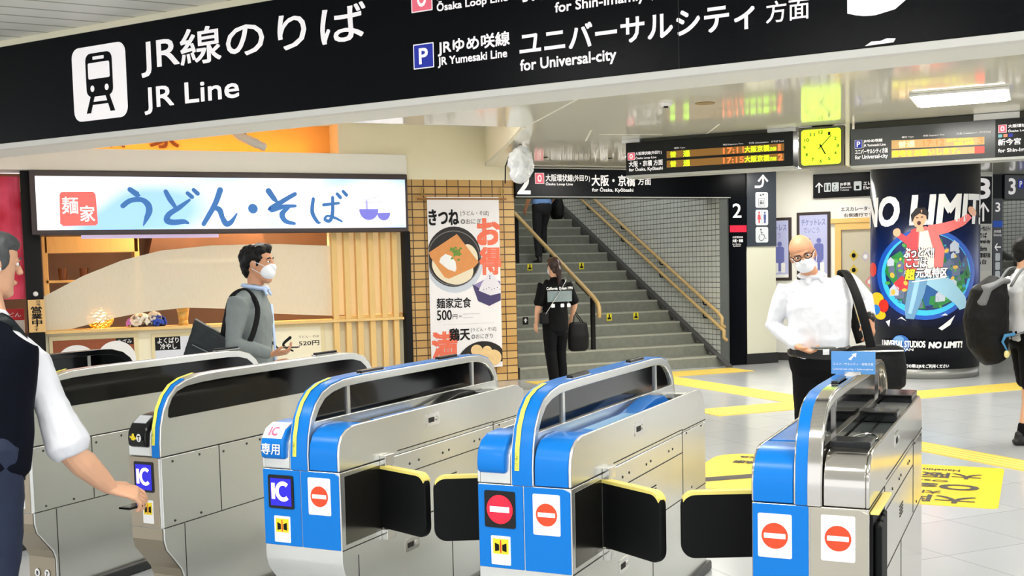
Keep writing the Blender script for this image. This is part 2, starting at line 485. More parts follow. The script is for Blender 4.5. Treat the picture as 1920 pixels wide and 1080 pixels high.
# ------------------------------------------------------------------ staircases
CONC = mat('stair_concrete', (122, 124, 114), 0.7, noise=0.25, nscale=14, bump=0.1)
NOSE = mat('stair_nosing', (160, 162, 150), 0.6, noise=0.15, nscale=20)
DGREY = mat('stringer_grey', (70, 70, 70), 0.6)
def staircase(x0, x1, label):
    t = thing('staircase', label, 'stairs', ((x0 + x1) / 2, 0, 0))
    w = (x1 - x0) / 2
    for n in range(24):
        y = -0.02 + 0.335 * n
        s = MB().box(-w, w, y, y + 0.36, max(0, 0.16 * n - 0.02), 0.16 * (n + 1)).obj('step', CONC, t)
        MB().box(-w, w, y - 0.004, y + 0.05, 0.16 * (n + 1) - 0.022, 0.16 * (n + 1) + 0.003).obj('nosing', NOSE, s)
    MB().prism([(-0.3, 0.0), (-0.3, 0.03), (8.2, 4.16), (8.2, 3.9)], w - 0.09, w + 0.0, 'X').obj('stringer', DGREY, t)
    return t
STA = staircase(0.02, 3.298, 'grey concrete staircase under the Osaka, Kyobashi platform sign')
YST = mat('step_sticker_yellow', (236, 224, 40), 0.6)
def step_sticker(x, n, m, m2, name, up=False):
    yy = -0.02 + 0.335 * n - 0.004
    z = 0.16 * n + 0.04
    s = flat('step_sticker', [[(x - 0.045, z), (x + 0.045, z), (x + 0.045, z + 0.11), (x - 0.045, z + 0.11)]], m, STA, lambda a, b: (a - 1.659, yy - 0.002, b))
    flat('sticker_mark', [[(x - 0.012, z + 0.03), (x + 0.012, z + 0.03), (x + 0.012, z + 0.06), (x - 0.012, z + 0.06)], [(x - 0.03, z + 0.06), (x + 0.03, z + 0.06), (x, z + 0.095)]] if up else
         [[(x - 0.01, z + 0.05), (x + 0.012, z + 0.05), (x + 0.012, z + 0.1), (x - 0.01, z + 0.1)], [(x - 0.03, z + 0.02), (x + 0.03, z + 0.02), (x + 0.03, z + 0.05), (x - 0.03, z + 0.05)]], m2, s, lambda a, b: (a - 1.659, yy - 0.004, b))
for x, n in ((1.565, 9), (2.53, 9), (2.14, 4), (2.615, 4)):
    step_sticker(x, n, YST, MBLACK, 'y')
step_sticker(0.715, 4, MBLACK, WHITE, 'k', True)
STB = staircase(8.95, 12.2, 'grey concrete staircase to platform 3 beyond the round pillar')

RAILW = mat('handrail_wood', (190, 160, 106), 0.35, noise=0.12, nscale=6, stretch=(1, 1, 1))
def sl(y, z0, k): return z0 + k * y
def centre_rail(X, label):
    t = thing('handrail', label, 'handrail', (X, 0.45, 0.16))
    o = Vector((X, 0.45, 0.16))
    P = [Vector(p) - o for p in ((X, 0.25, 0.80), (X, 0.25, 0.93), (X, 0.30, 1.0), (X, 0.42, 1.08), (X, 3.2, 2.44), (X, 7.0, 4.3))]
    MB().tube(P, [0.032] * 6, seg=12).obj('rail', RAILW, t, smooth=True)
    for y in (0.45, 1.79, 3.13, 4.47, 5.81):
        zt = 1.09 + (y - 0.42) * 0.489
        zb = 0.16 * (math.floor((y + 0.02) / 0.335) + 1)
        MB().box(-0.028, 0.028, y - 0.45 - 0.028, y - 0.45 + 0.028, zb - 0.16, zt - 0.16 - 0.03).obj('post', MBLACK, t, 0.004)
    MB().tube([Vector((X, 0.55, 1.11)) - o, Vector((X, 0.95, 1.30)) - o], [0.022, 0.022]).obj('bracket', MBLACK, t)
    return t
centre_rail(1.402, 'wooden centre handrail on black posts up the Osaka, Kyobashi stairs')
centre_rail(9.35, 'handrail on black posts up the stairs to platform 3')
def wall_rail(z0, k, label, dy):
    o = Vector((3.3, -0.2, 0))
    t = thing('handrail', label, 'handrail', o)
    P = [Vector(p) - o for p in ((3.27, -0.2 + dy, z0 - 0.24), (3.22, -0.2 + dy, z0 - 0.2), (3.22, -0.21 + dy, z0 - 0.1), (3.22, -0.1 + dy, sl(-0.1 + dy, z0, k)), (3.22, 7.5, sl(7.5, z0, k)))]
    MB().tube(P, [0.026] * 5, seg=12).obj('rail', RAILW, t, smooth=True)
    for y in (0.35, 1.6, 2.85, 4.1, 5.4, 6.6):
        z = sl(y, z0, k)
        MB().tube([Vector((3.22, y, z - 0.02)) - o, Vector((3.24, y, z - 0.09)) - o, Vector((3.299, y, z - 0.1)) - o], [0.011] * 3, seg=8).obj('bracket', MBLACK, t)
wall_rail(0.83, 0.497, 'upper golden handrail on the tiled stair wall', 0.05)
wall_rail(0.64, 0.49, 'lower golden handrail on the tiled stair wall', 0.0)

# ------------------------------------------------------------------ tactile paving and floor stickers
TACT = stripe_mat('tactile_yellow', (240, 212, 104), (214, 180, 60), 'X', 13.0, 0.55, 0.8, 0.35)
TACTX = stripe_mat('tactile_yellow_across', (240, 212, 104), (214, 180, 60), 'Y', 13.0, 0.55, 0.8, 0.35)
def paving(x0, x1, y0, y1, m, label):
    tag(MB().box(x0, x1, y0, y1, 0.0, 0.005).obj('tactile_paving', m), label, 'tactile paving')
paving(-0.05, 3.25, -0.92, -0.32, TACTX, 'yellow tactile paving along the foot of the grey stairs')
paving(1.42, 1.92, -4.0, -0.92, TACT, 'yellow tactile strip leading from the cross path to the stairs')
paving(0.2, 7.6, -4.55, -4.0, TACTX, 'long yellow tactile path passing in front of the round pillar')
paving(0.38, 0.72, -9.2, -6.3, TACT, 'yellow tactile strip behind the blue and steel gate')
paving(6.1, 8.9, -1.0, -0.6, TACTX, 'yellow tactile strip behind the round pillar')
STKY = mat('floor_sticker_yellow', (250, 216, 40), 0.35)
def floor_sticker(u0, u1, v0, v1, label, r):
    # read by people walking towards the gates: text runs along -v, its top lies towards -u
    c = guv((u0 + u1) / 2, (v0 + v1) / 2, 0.0)
    t = thing('floor_sticker', label, 'floor sticker', c, GA)
    lu, lv = (u1 - u0) / 2, (v1 - v0) / 2
    poly = rrect(-lu, lu, -lv, lv, r)
    mb = MB().prism(poly, 0.0, 0.003, 'Z')
    mb.obj('sheet', STKY, t)
    return t, lu, lv, (lambda x, y: (-y, x, 0.0045))   # x to the reader's right, y up the page
t, lu, lv, mf = floor_sticker(-6.45, -5.02, 4.95, 6.23, 'yellow floor sticker lettered Osaka on the tiles behind the blue and steel gate', 0.05)
INK = mat('sticker_ink', (66, 58, 52), 0.6)
text('大阪方面', -0.5, 0.5, 0.42, 0.64, INK, t, mf, 0.006)
text('大阪難波・なんば', -0.28, 0.5, 0.27, 0.37, INK, t, mf, 0.003)
text('Osaka', -0.5, 0.3, 0.02, 0.20, INK, t, mf, 0.008)
text('Osaka-Namba', -0.3, 0.5, -0.12, -0.05, INK, t, mf, 0.002)
text('大阪環状線', -0.5, 0.5, -0.40, -0.2, INK, t, mf, 0.006)
text('Hanshin Line for Osaka', -0.35, 0.4, -0.55, -0.47, INK, t, mf, 0.002)
t, lu, lv, mf = floor_sticker(-6.40, -4.95, 4.12, 5.3, 'yellow floor sticker with an arrow, between the two blue gates', 0.25)
flat('arrow_mark', [[(0.12, 0.1), (0.5, 0.42), (0.40, 0.52), (0.05, 0.22), (-0.25, 0.5), (-0.33, 0.42)], [(0.0, -0.2), (0.12, -0.2), (0.12, 0.2), (0.0, 0.2)]], INK, t, mf)
text('大阪環状線', -0.5, 0.4, -0.4, -0.28, INK, t, mf, 0.003)
text('for Osaka', -0.3, 0.4, -0.6, -0.5, INK, t, mf, 0.003)

# ================================================================== TICKET GATES
# local frame of a gate: x runs back along it, y to its left as seen from the camera, z up, origin at the near right foot
ARCH_O = [(0.0, 0.755), (0.0, 0.82), (0.008, 0.89), (0.03, 0.96), (0.065, 1.015), (0.115, 1.058), (0.18, 1.082), (0.27, 1.096), (0.42, 1.10), (1.42, 1.10), (1.54, 1.093), (1.63, 1.07), (1.69, 1.03), (1.73, 0.975), (1.75, 0.9), (1.75, 0.755)]
ARCH_I = [(0.03, 0.755), (0.03, 0.82), (0.036, 0.885), (0.058, 0.948), (0.09, 0.993), (0.132, 1.03), (0.19, 1.05), (0.275, 1.063), (0.42, 1.066), (1.42, 1.066), (1.52, 1.060), (1.60, 1.042), (1.655, 1.008), (1.695, 0.965), (1.715, 0.895), (1.715, 0.755)]
ABASE = [(0.0, 0.755), (0.0, 0.82), (0.008, 0.89), (0.026, 0.945), (1.735, 0.945), (1.75, 0.9), (1.75, 0.755)]
CAB = [(0.115, 0.0), (0.115, 0.2), (0.10, 0.24), (0.05, 0.30), (0.012, 0.345), (0.0, 0.39), (0.0, 0.755), (1.77, 0.755), (1.77, 0.0)]
UPPER = [(0.0, 0.757), (0.0, 0.82), (0.006, 0.86), (0.025, 0.895), (0.06, 0.918), (0.115, 0.93), (1.64, 0.932), (1.70, 0.918), (1.745, 0.885), (1.765, 0.84), (1.77, 0.80), (1.77, 0.757)]
CAPF = [(0.0, 0.757), (0.0, 0.82), (0.006, 0.86), (0.025, 0.895), (0.06, 0.918), (0.115, 0.929), (0.2, 0.929), (0.2, 0.757)]
LED_B = mat('display_blue', (24, 20, 150), 0.3, emit=0.6, ecol=(30, 24, 190))
LED_W = mat('display_white', (245, 225, 250), 0.4, emit=1.0)
LED_R = mat('display_red', (250, 20, 40), 0.4, emit=1.1)
LED_P = mat('display_pink', (255, 200, 205), 0.4, emit=1.1)
NOENT = mat('noentry_orange', (242, 74, 34), 0.5)
PADK = mat('flap_padding', (5, 7, 8), 0.6, spec=0.2)
FLAPY = mat('flap_yellow', (240, 222, 120), 0.5)
def noentry(parent, y0, y1, z0, z1, x=-0.006):
    # face plane: local y decreases to the reader's right
    mf = lambda a, b: (x - 0.002, a, b)
    s = MB().prism([(p[0], p[1]) for p in rrect(y0, y1, z0, z1, 0.006)], x - 0.0015, x, 'X').obj('no_entry_sticker', WHITE, parent)
    c = ((y0 + y1) / 2, (z0 + z1) / 2)
    r = (y1 - y0) * 0.39
    flat('no_entry_disc', [ell(c[0], c[1], r, r)], NOENT, s, mf)
    flat('no_entry_bar', [rrect(c[0] - r * 0.82, c[0] + r * 0.82, c[1] - r * 0.2, c[1] + r * 0.2, 0.002)], WHITE, s, lambda a, b: (x - 0.003, a, b))
    return s
def flap_sticker(parent, y0, y1, z0, z1, x):
    mf = lambda a, b: (x - 0.002, a, b)
    s = MB().prism(rrect(y0, y1, z0, z1, 0.004), x - 0.0015, x, 'X').obj('caution_sticker', WHITE, parent)
    w, h = y1 - y0, z1 - z0
    flat('caution_square', [[(y0 + w * .1, z0 + h * .38), (y1 - w * .1, z0 + h * .38), (y1 - w * .1, z1 - h * .1), (y0 + w * .1, z1 - h * .1)]], YEL, s, mf)
    k = [[(y0 + w * .2, z0 + h * .46), (y0 + w * .42, z0 + h * .5), (y0 + w * .42, z0 + h * .7), (y0 + w * .2, z0 + h * .76)],
         [(y1 - w * .2, z0 + h * .46), (y1 - w * .42, z0 + h * .5), (y1 - w * .42, z0 + h * .7), (y1 - w * .2, z0 + h * .76)]]
    flat('caution_flaps', k, MBLACK, s, lambda a, b: (x - 0.003, a, b))
    flat('caution_line', [[(y0 + w * .47, z0 + h * .42), (y0 + w * .53, z0 + h * .42), (y0 + w * .53, z0 + h * .86), (y0 + w * .47, z0 + h * .86)]], RED, s, lambda a, b: (x - 0.003, a, b))
def icdisplay(parent, y0, y1, z0, z1, x, kind):
    s = MB().prism(rrect(y0, y1, z0, z1, 0.008), x - 0.003, x, 'X').obj('display', BLACK, parent)
    g = (y1 - y0) * 0.09
    if kind == 'ic':
        flat('screen', [[(y0 + g, z0 + g), (y1 - g, z0 + g), (y1 - g, z1 - g * 1.2), (y0 + g, z1 - g * 1.2)]], LED_B, s, lambda a, b: (x - 0.004, a, b))
        w = y1 - y0; h = z1 - z0; cz = (z0 + z1) / 2 + h * 0.02
        I = [[(y1 - w * .14, cz - h * .24), (y1 - w * .14, cz + h * .24), (y1 - w * .28, cz + h * .24), (y1 - w * .28, cz - h * .24)]]
        cy = y1 - w * .60
        Cp = [(cy + w * .24 * math.cos(rad(a)) * -1, cz + h * .24 * math.sin(rad(a))) for a in range(48, 313, 12)]
        flat('screen_lettering', I + stroke(Cp, w * .13), LED_W, s, lambda a, b: (x - 0.0055, 2 * 0 + a, b))
    else:
        c = ((y0 + y1) / 2, (z0 + z1) / 2); r = (y1 - y0) * .42
        flat('screen_disc', [ell(c[0], c[1], r, r * 1.02)], LED_R, s, lambda a, b: (x - 0.004, a, b))
        flat('screen_bar', [[(c[0] - r * .75, c[1] - r * .2), (c[0] + r * .75, c[1] - r * .2), (c[0] + r * .75, c[1] + r * .2), (c[0] - r * .75, c[1] + r * .2)]], LED_P, s, lambda a, b: (x - 0.0055, a, b))
def lockplate(parent, x, z, y=0.0):
    s = MB().prism(rrect(x - 0.06, x + 0.06, z - 0.028, z + 0.028, 0.01), y - 0.0025, y, 'Y').obj('lock_plate', STEELB, parent)
    MB().box(x - 0.04, x + 0.01, y - 0.004, y - 0.002, z - 0.012, z + 0.010).obj('key_slot', SEAM, s)
    MB().prism(ell(x + 0.036, z, 0.012, 0.012, 14), y - 0.006, y - 0.002, 'Y').obj('key_cylinder', STEEL, s)
def strips(parent, segs, name='panel_seam', y=0.0, w=0.004):
    mb = MB()
    for (a, b), (c, d) in segs:
        dx, dz = c - a, d - b; L = math.hypot(dx, dz); nx, nz = -dz / L * w / 2, dx / L * w / 2
        mb.prism([(a + nx, b + nz), (c + nx, d + nz), (c - nx, d - nz), (a - nx, b - nz)], y - 0.0012, y + 0.001, 'Y')
    return mb.obj(name, SEAM, parent)
def dots(parent, pts, y=0.0):
    mb = MB()
    for a, b in pts: mb.prism(ell(a, b, 0.0055, 0.0055, 10), y - 0.002, y + 0.001, 'Y')
    mb.obj('screw_head', SEAM, parent)
def flap(parent, hx, hy, fx, fy, z0=0.468, z1=0.728):
    """padded flap swung out from its hinge (hx,hy) to its free end (fx,fy)"""
    d = Vector((fx - hx, fy - hy)); L = d.length; d.normalize(); n = Vector((-d.y, d.x))
    r = 0.05
    def P(a, b, t): return (hx + d.x * a + n.x * t, hy + d.y * a + n.y * t, b)
    poly = [(0, z0), (L - r, z0)] + [(L - r + r * math.cos(rad(a)), z0 + r + r * math.sin(rad(a))) for a in range(-75, 1, 15)] + [(L - r + r * math.cos(rad(a)), z1 - r + r * math.sin(rad(a))) for a in range(0, 91, 15)] + [(0, z1)]
    mb = MB(); k = len(poly)
    mb.add([P(a, b, -0.017) for a, b in poly] + [P(a, b, 0.017) for a, b in poly], [tuple(range(k)), tuple(range(2 * k - 1, k - 1, -1))] + [(i, (i + 1) % k, k + (i + 1) % k, k + i) for i in range(k)])
    f = mb.obj('flap_door', PADK, parent, 0.008)
    top = [(0.0, z1), (L - r, z1)] + [(L - r + r * math.cos(rad(a)), z1 - r + r * math.sin(rad(a))) for a in range(75, 29, -15)]
    mb = MB(); m = len(top)
    vs = []
    for t in (-0.019, 0.019):
        vs += [P(a, b + 0.004, t) for a, b in top] + [P(a, b - 0.008, t) for a, b in top]
    fs = []
    for i in range(m - 1):
        fs += [(i, i + 1, m + i + 1, m + i), (2 * m + i, 3 * m + i, 3 * m + i + 1, 2 * m + i + 1), (i, 2 * m + i, 2 * m + i + 1, i + 1), (m + i, m + i + 1, 3 * m + i + 1, 3 * m + i)]
    fs += [(0, m, 3 * m, 2 * m), (m - 1, 2 * m - 1, 4 * m - 1, 3 * m - 1)]
    mb.add(vs, fs).obj('edge_strip', FLAPY, f)
    s = -1 if fy < hy else 1
    MB().box(hx - 0.02, hx + 0.05, min(hy, hy + s * 0.03), max(hy, hy + s * 0.03), z1 + 0.002, z1 + 0.05).obj('hinge_bracket', STEELB, parent, 0.003)
    MB().box(hx - 0.02, hx + 0.05, min(hy, hy + s * 0.03), max(hy, hy + s * 0.03), z0 - 0.05, z0 - 0.002).obj('hinge_bracket', STEELB, parent, 0.003)

def fin(parent, y0, y1, top_mat, steel, post=True):
    MB().band(ARCH_O, ARCH_I, y0, y1).obj('arch_frame', steel, parent, 0.004)
    MB().prism(ABASE, y0, y1, 'Y').obj('arch_base', steel, parent, 0.002)
    g = [(a, b) for a, b in ARCH_I if b > 0.80]
    MB().prism([(g[0][0], 0.94)] + g + [(g[-1][0], 0.94)], y0 + 0.012, y1 - 0.012, 'Y').obj('arch_window', GLASSK, parent)
    o2 = [(a - 0.004 if a < 0.3 else a + (0.004 if a > 1.5 else 0), b + (0.004 if b > 0.9 else 0)) for a, b in ARCH_O]
    MB().band(o2, ARCH_O, y0 + 0.006, y1 - 0.006).obj('arch_top_strip', top_mat, parent, 0.0015)
    if post:
        for x in (0.308, 1.455):
            MB().box(x - 0.011, x + 0.011, y0 + 0.004, y1 - 0.004, 0.94, 1.07).obj('window_post', steel, parent)
def warn_label(parent, y0, y1):
    P = [(a - 0.0065 if a < 0.3 else a, b + (0.0065 if b > 0.9 else 0)) for a, b in ARCH_O[1:8]]
    P[0] = (P[0][0], 0.81)
    mb = MB(); n = len(P)
    mb.add([(a, y0, b) for a, b in P] + [(a, y1, b) for a, b in P], [(i, i + 1, n + i + 1, n + i) for i in range(n - 1)])
    s = mb.obj('warning_label', mat('label_yellow', (248, 244, 96), 0.5), parent)
    mf = lambda x, z: (-0.0085 + 0.0 * x + max(0, z - 0.86) * 0.30, x, z)
    text('ご\n注\n意\nく\nだ\nさ\nい', (y0 + y1) / 2 - 0.007, (y0 + y1) / 2 + 0.007, 0.815, 0.875, mat('label_ink', (70, 90, 30), 0.6), s, lambda x, z: (-0.0085, (y0 + y1) - x, z))
def sensor(parent, x, yc):
    MB().prism(rrect(x - 0.1, x + 0.1, yc - 0.012, yc + 0.012, 0.010), 1.102, 1.118, 'Z').obj('sensor_bar', BLACK, parent, 0.003)
    MB().prism(rrect(x - 0.11, x + 0.11, yc - 0.018, yc + 0.018, 0.014), 1.102, 1.107, 'Z').obj('sensor_base', STEELB, parent)

def wide_gate(v, label, cabcol, capR, capL, tray, reader, disp, no_l, fr_l, fr_r, steel, split_top=False):
    steel = steel or STEEL
    W = 0.376
    t = thing('ticket_gate', label, 'ticket gate', guv(-10.16, v), GA, 'automatic ticket gates in the row')
    MB().prism(CAB, 0.0, W, 'Y').obj('cabinet', steel, t, 0.006)
    MB().box(0.06, 1.80, -0.02, W + 0.02, 0.0, 0.05).obj('plinth', mat('plinth_dark', (52, 54, 54), 0.4), t, 0.01)
    # outer skins
    MB().prism(UPPER, 0.0, 0.012, 'Y').obj('side_panel', steel, t, 0.004)
    MB().prism(UPPER, W - 0.012, W, 'Y').obj('side_panel', steel, t, 0.004)
    MB().box(1.66, 1.768, 0.012, W - 0.012, 0.757, 0.90).obj('end_panel', steel, t, 0.004)
    # front caps
    MB().prism(CAPF, 0.012, 0.143, 'Y').obj('front_cap', capR, t, 0.004)
    # tray on the right half
    MB().box(0.2, 1.66, 0.012, 0.145, 0.757, 0.895).obj('card_tray', tray, t)
    MB().box(0.2, 1.66, 0.24, W - 0.012, 0.757, 0.895).obj('card_tray', tray, t)
    if split_top:
        MB().box(0.115, 0.23, 0.012, 0.143, 0.928, 0.952).obj('tray_bar', BLACK, t, 0.004)
        MB().box(0.23, 1.15, 0.016, 0.14, 0.905, 0.912).obj('tray_glass', mat('tray_glass', (120, 128, 128), 0.06, 0.5), t)
        MB().box(0.86, 0.98, 0.010, 0.15, 0.914, 0.955).obj('tray_bar', BLACK, t, 0.004)
        MB().box(1.42, 1.64, 0.010, 0.15, 0.914, 0.957).obj('tray_bar', BLACK, t, 0.004)
        MB().box(1.0, 1.42, 0.016, 0.14, 0.905, 0.925).obj('tray_reader', mat('reader_grey', (150, 154, 156), 0.2, 0.5), t, 0.004)
        ring = MB(); P = [(0.44 + 0.11 * math.cos(a * PI / 12), 0.075 + 0.045 * math.sin(a * PI / 12), 0.914) for a in range(25)]
        ring.tube(P, [0.004] * 25, seg=6, cap=False).obj('touch_ring', STEELB, t)
        MB().box(0.24, 1.6, 0.072, 0.078, 0.912, 0.916).obj('tray_divider', BLACK, t)
    else:
        MB().prism([(0.2, 0.895), (0.2, 0.925), (0.32, 0.905), (0.85, 0.903), (1.0, 0.926), (1.12, 0.945), (1.26, 0.945), (1.34, 0.91), (1.56, 0.90), (1.62, 0.895)], 0.05, 0.13, 'Y').obj('card_ramp', reader['ramp'], t, 0.006)
        MB().prism([(0.2, 0.895), (0.2, 0.929), (0.36, 0.899), (0.36, 0.895)], 0.012, 0.145, 'Y').obj('front_slope', reader['ramp'] if reader.get('blue_slope') else tray, t, 0.002)
        MB().box(0.42, 0.98, 0.056, 0.12, 0.902, 0.909).obj('card_slide', reader['slide'], t, 0.003)
        MB().box(1.40, 1.58, 0.03, 0.135, 0.895, 0.915).obj('card_slot', BLACK, t, 0.004)
    # pod on the left half
    if reader.get('pod'):
        MB().prism(CAPF, 0.24, W - 0.012, 'Y').obj('reader_base', steel, t, 0.004)
        pod = [(-0.022, 0.80), (-0.026, 0.84), (-0.018, 0.88), (0.01, 0.915), (0.06, 0.935), (0.16, 0.94), (0.2, 0.90), (0.1, 0.80), (0.0, 0.795)]
        pd = MB().prism(pod, 0.252, 0.366, 'Y').obj('card_reader', capL, t, 0.012)
        if reader.get('text'):
            top = [[(-0.024, 0.0)]]
            MB().prism([(-0.0185, 0.882), (0.0095, 0.9175), (0.058, 0.9375), (0.06, 0.934), (0.012, 0.912), (-0.015, 0.88)], 0.262, 0.358, 'Y').obj('reader_plate', mat('pod_white', (240, 240, 246), 0.4), pd)
            mf = lambda x, z: (-0.0275 + (z - 0.84) * 0.08, 0.62 - x, z)
            text('専用', 0.265, 0.355, 0.818, 0.862, WHITE, pd, mf, 0.0008)
            text('IC', 0.29, 0.33, 0.0, 0.03, mat('ic_pink', (240, 110, 150), 0.5), pd, lambda x, z: (-0.012 + z * 0.9, 0.62 - x, 0.894 + z * 0.95), 0.0012)
    else:
        MB().prism(CAPF, 0.24, W - 0.002, 'Y').obj('front_cap', capL, t, 0.004)
    fin(t, 0.147, 0.238, BLUE, steel)
    if split_top:
        o2 = [(a - 0.007 if a < 0.3 else a + (0.007 if a > 1.5 else 0), b + (0.007 if b > 0.9 else 0)) for a, b in ARCH_O]
        MB().band(o2, ARCH_O, 0.150, 0.193).obj('arch_steel_strip', steel, t, 0.0015)
    else:
        warn_label(t, 0.201, 0.219)
    sensor(t, 0.52, 0.175)
    sensor(t, 1.22, 0.175)
    # front faces below the seam
    MB().prism([(0.19, 0.442), (0.372, 0.442), (0.372, 0.752), (0.19, 0.752)], -0.004, 0.001, 'X').obj('front_panel', fr_l, t, 0.003)
    MB().prism([(0.004, 0.442), (0.186, 0.442), (0.186, 0.752), (0.03, 0.752), (0.004, 0.740)], -0.004, 0.001, 'X').obj('front_panel', fr_r, t, 0.003)
    if disp:
        icdisplay(t, 0.22, 0.345, 0.594, 0.731, -0.004, disp)
        flap_sticker(t, 0.243, 0.322, 0.455, 0.563, -0.004)
    if no_l: noentry(t, 0.243, 0.354, 0.574, 0.721, -0.004)
    noentry(t, 0.043, 0.15, 0.58, 0.73, -0.004)
    # side details
    strips(t, [((0.0, 0.757), (0.375, 0.757)), ((0.39, 0.70), (0.39, 0.757)), ((0.44, 0.773), (1.373, 0.773)), ((1.373, 0.768), (1.768, 0.768)), ((1.373, 0.456), (1.373, 0.768)), ((0.44, 0.665), (1.373, 0.665)), ((0.40, 0.448), (1.768, 0.448)), ((0.004, 0.44), (0.3, 0.44)), ((0.911, 0.06), (0.911, 0.446)), ((0.115, 0.40), (0.115, 0.06))])
    lockplate(t, 0.755, 0.868)
    lockplate(t, 0.54, 0.345)
    dots(t, [(0.54, 0.70), (0.62, 0.704), (0.84, 0.70), (0.90, 0.704), (1.16, 0.705), (1.216, 0.706), (1.52, 0.474), (1.69, 0.747), (1.44, 0.747)])
    MB().box(0.03, 0.30, -0.0012, 0.001, 0.46, 0.735).obj('flap_reflection', mat('flap_reflection_steel', (120, 118, 110), 0.2, 0.95), t)  # darker plate paints the flap's mirror image onto the steel side
    mb = MB()
    for k in range(4): mb.box(0.86, 0.97, -0.0015, 0.001, 0.545 + 0.013 * k, 0.550 + 0.013 * k)
    mb.obj('vent_slit', SEAM, t)
    return t
GK = mat('tray_black', (20, 22, 24), 0.25)
g3 = wide_gate(3.955, 'blue and steel ticket gate with IC screen and a reader marked 専用', STEEL, BLUE, BLUE, GK, {'pod': 1, 'text': 1, 'ramp': GK, 'slide': BLUE}, 'ic', False, BLUE, BLUE, None)
flap(g3, 0.315, 0.0, 0.205, -0.28)
g4 = wide_gate(4.94, 'blue ticket gate with a red no-entry screen and all-blue top', STEEL, BLUE, BLUE, BLUE, {'pod': 1, 'ramp': BLUE, 'slide': mat('slide_blue', (130, 190, 240), 0.3), 'blue_slope': 1}, 'no', False, BLUE, BLUE, None)
flap(g4, 0.33, 0.0, 0.157, -0.29)
flap(g4, 0.33, 0.376, 0.18, 0.376 + 0.29)
g5 = wide_gate(5.96, 'half blue, half steel ticket gate carrying two no-entry stickers', STEEL, STEELM, BLUE, STEELM, {}, None, True, BLUE, mat('worn_beige_steel', (190, 184, 168), 0.35, 0.8, noise=0.06, nscale=9), STEELM, True)
flap(g5, 0.33, 0.376, 0.19, 0.376 + 0.30, 0.49, 0.73)
MB().box(0.235, 1.65, 0.24, 0.366, 0.895, 0.929).obj('top_cover', BLUE, g5, 0.01)
# the folded flap of that gate lies in its pocket, edge towards the camera
pk = MB().box(0.02, 0.33, -0.008, 0.001, 0.30, 0.735).obj('flap_pocket', MBLACK, g5)
for k in range(3):
    MB().box(0.03 + 0.09 * k, 0.10 + 0.09 * k, -0.034 + 0.006 * k, -0.008, 0.30, 0.70).obj('flap_fold', PADK, g5, 0.01)
MB().box(0.0, 0.34, -0.03, -0.002, 0.738, 0.748).obj('flap_edge_strip', FLAPY, g5, 0.003)

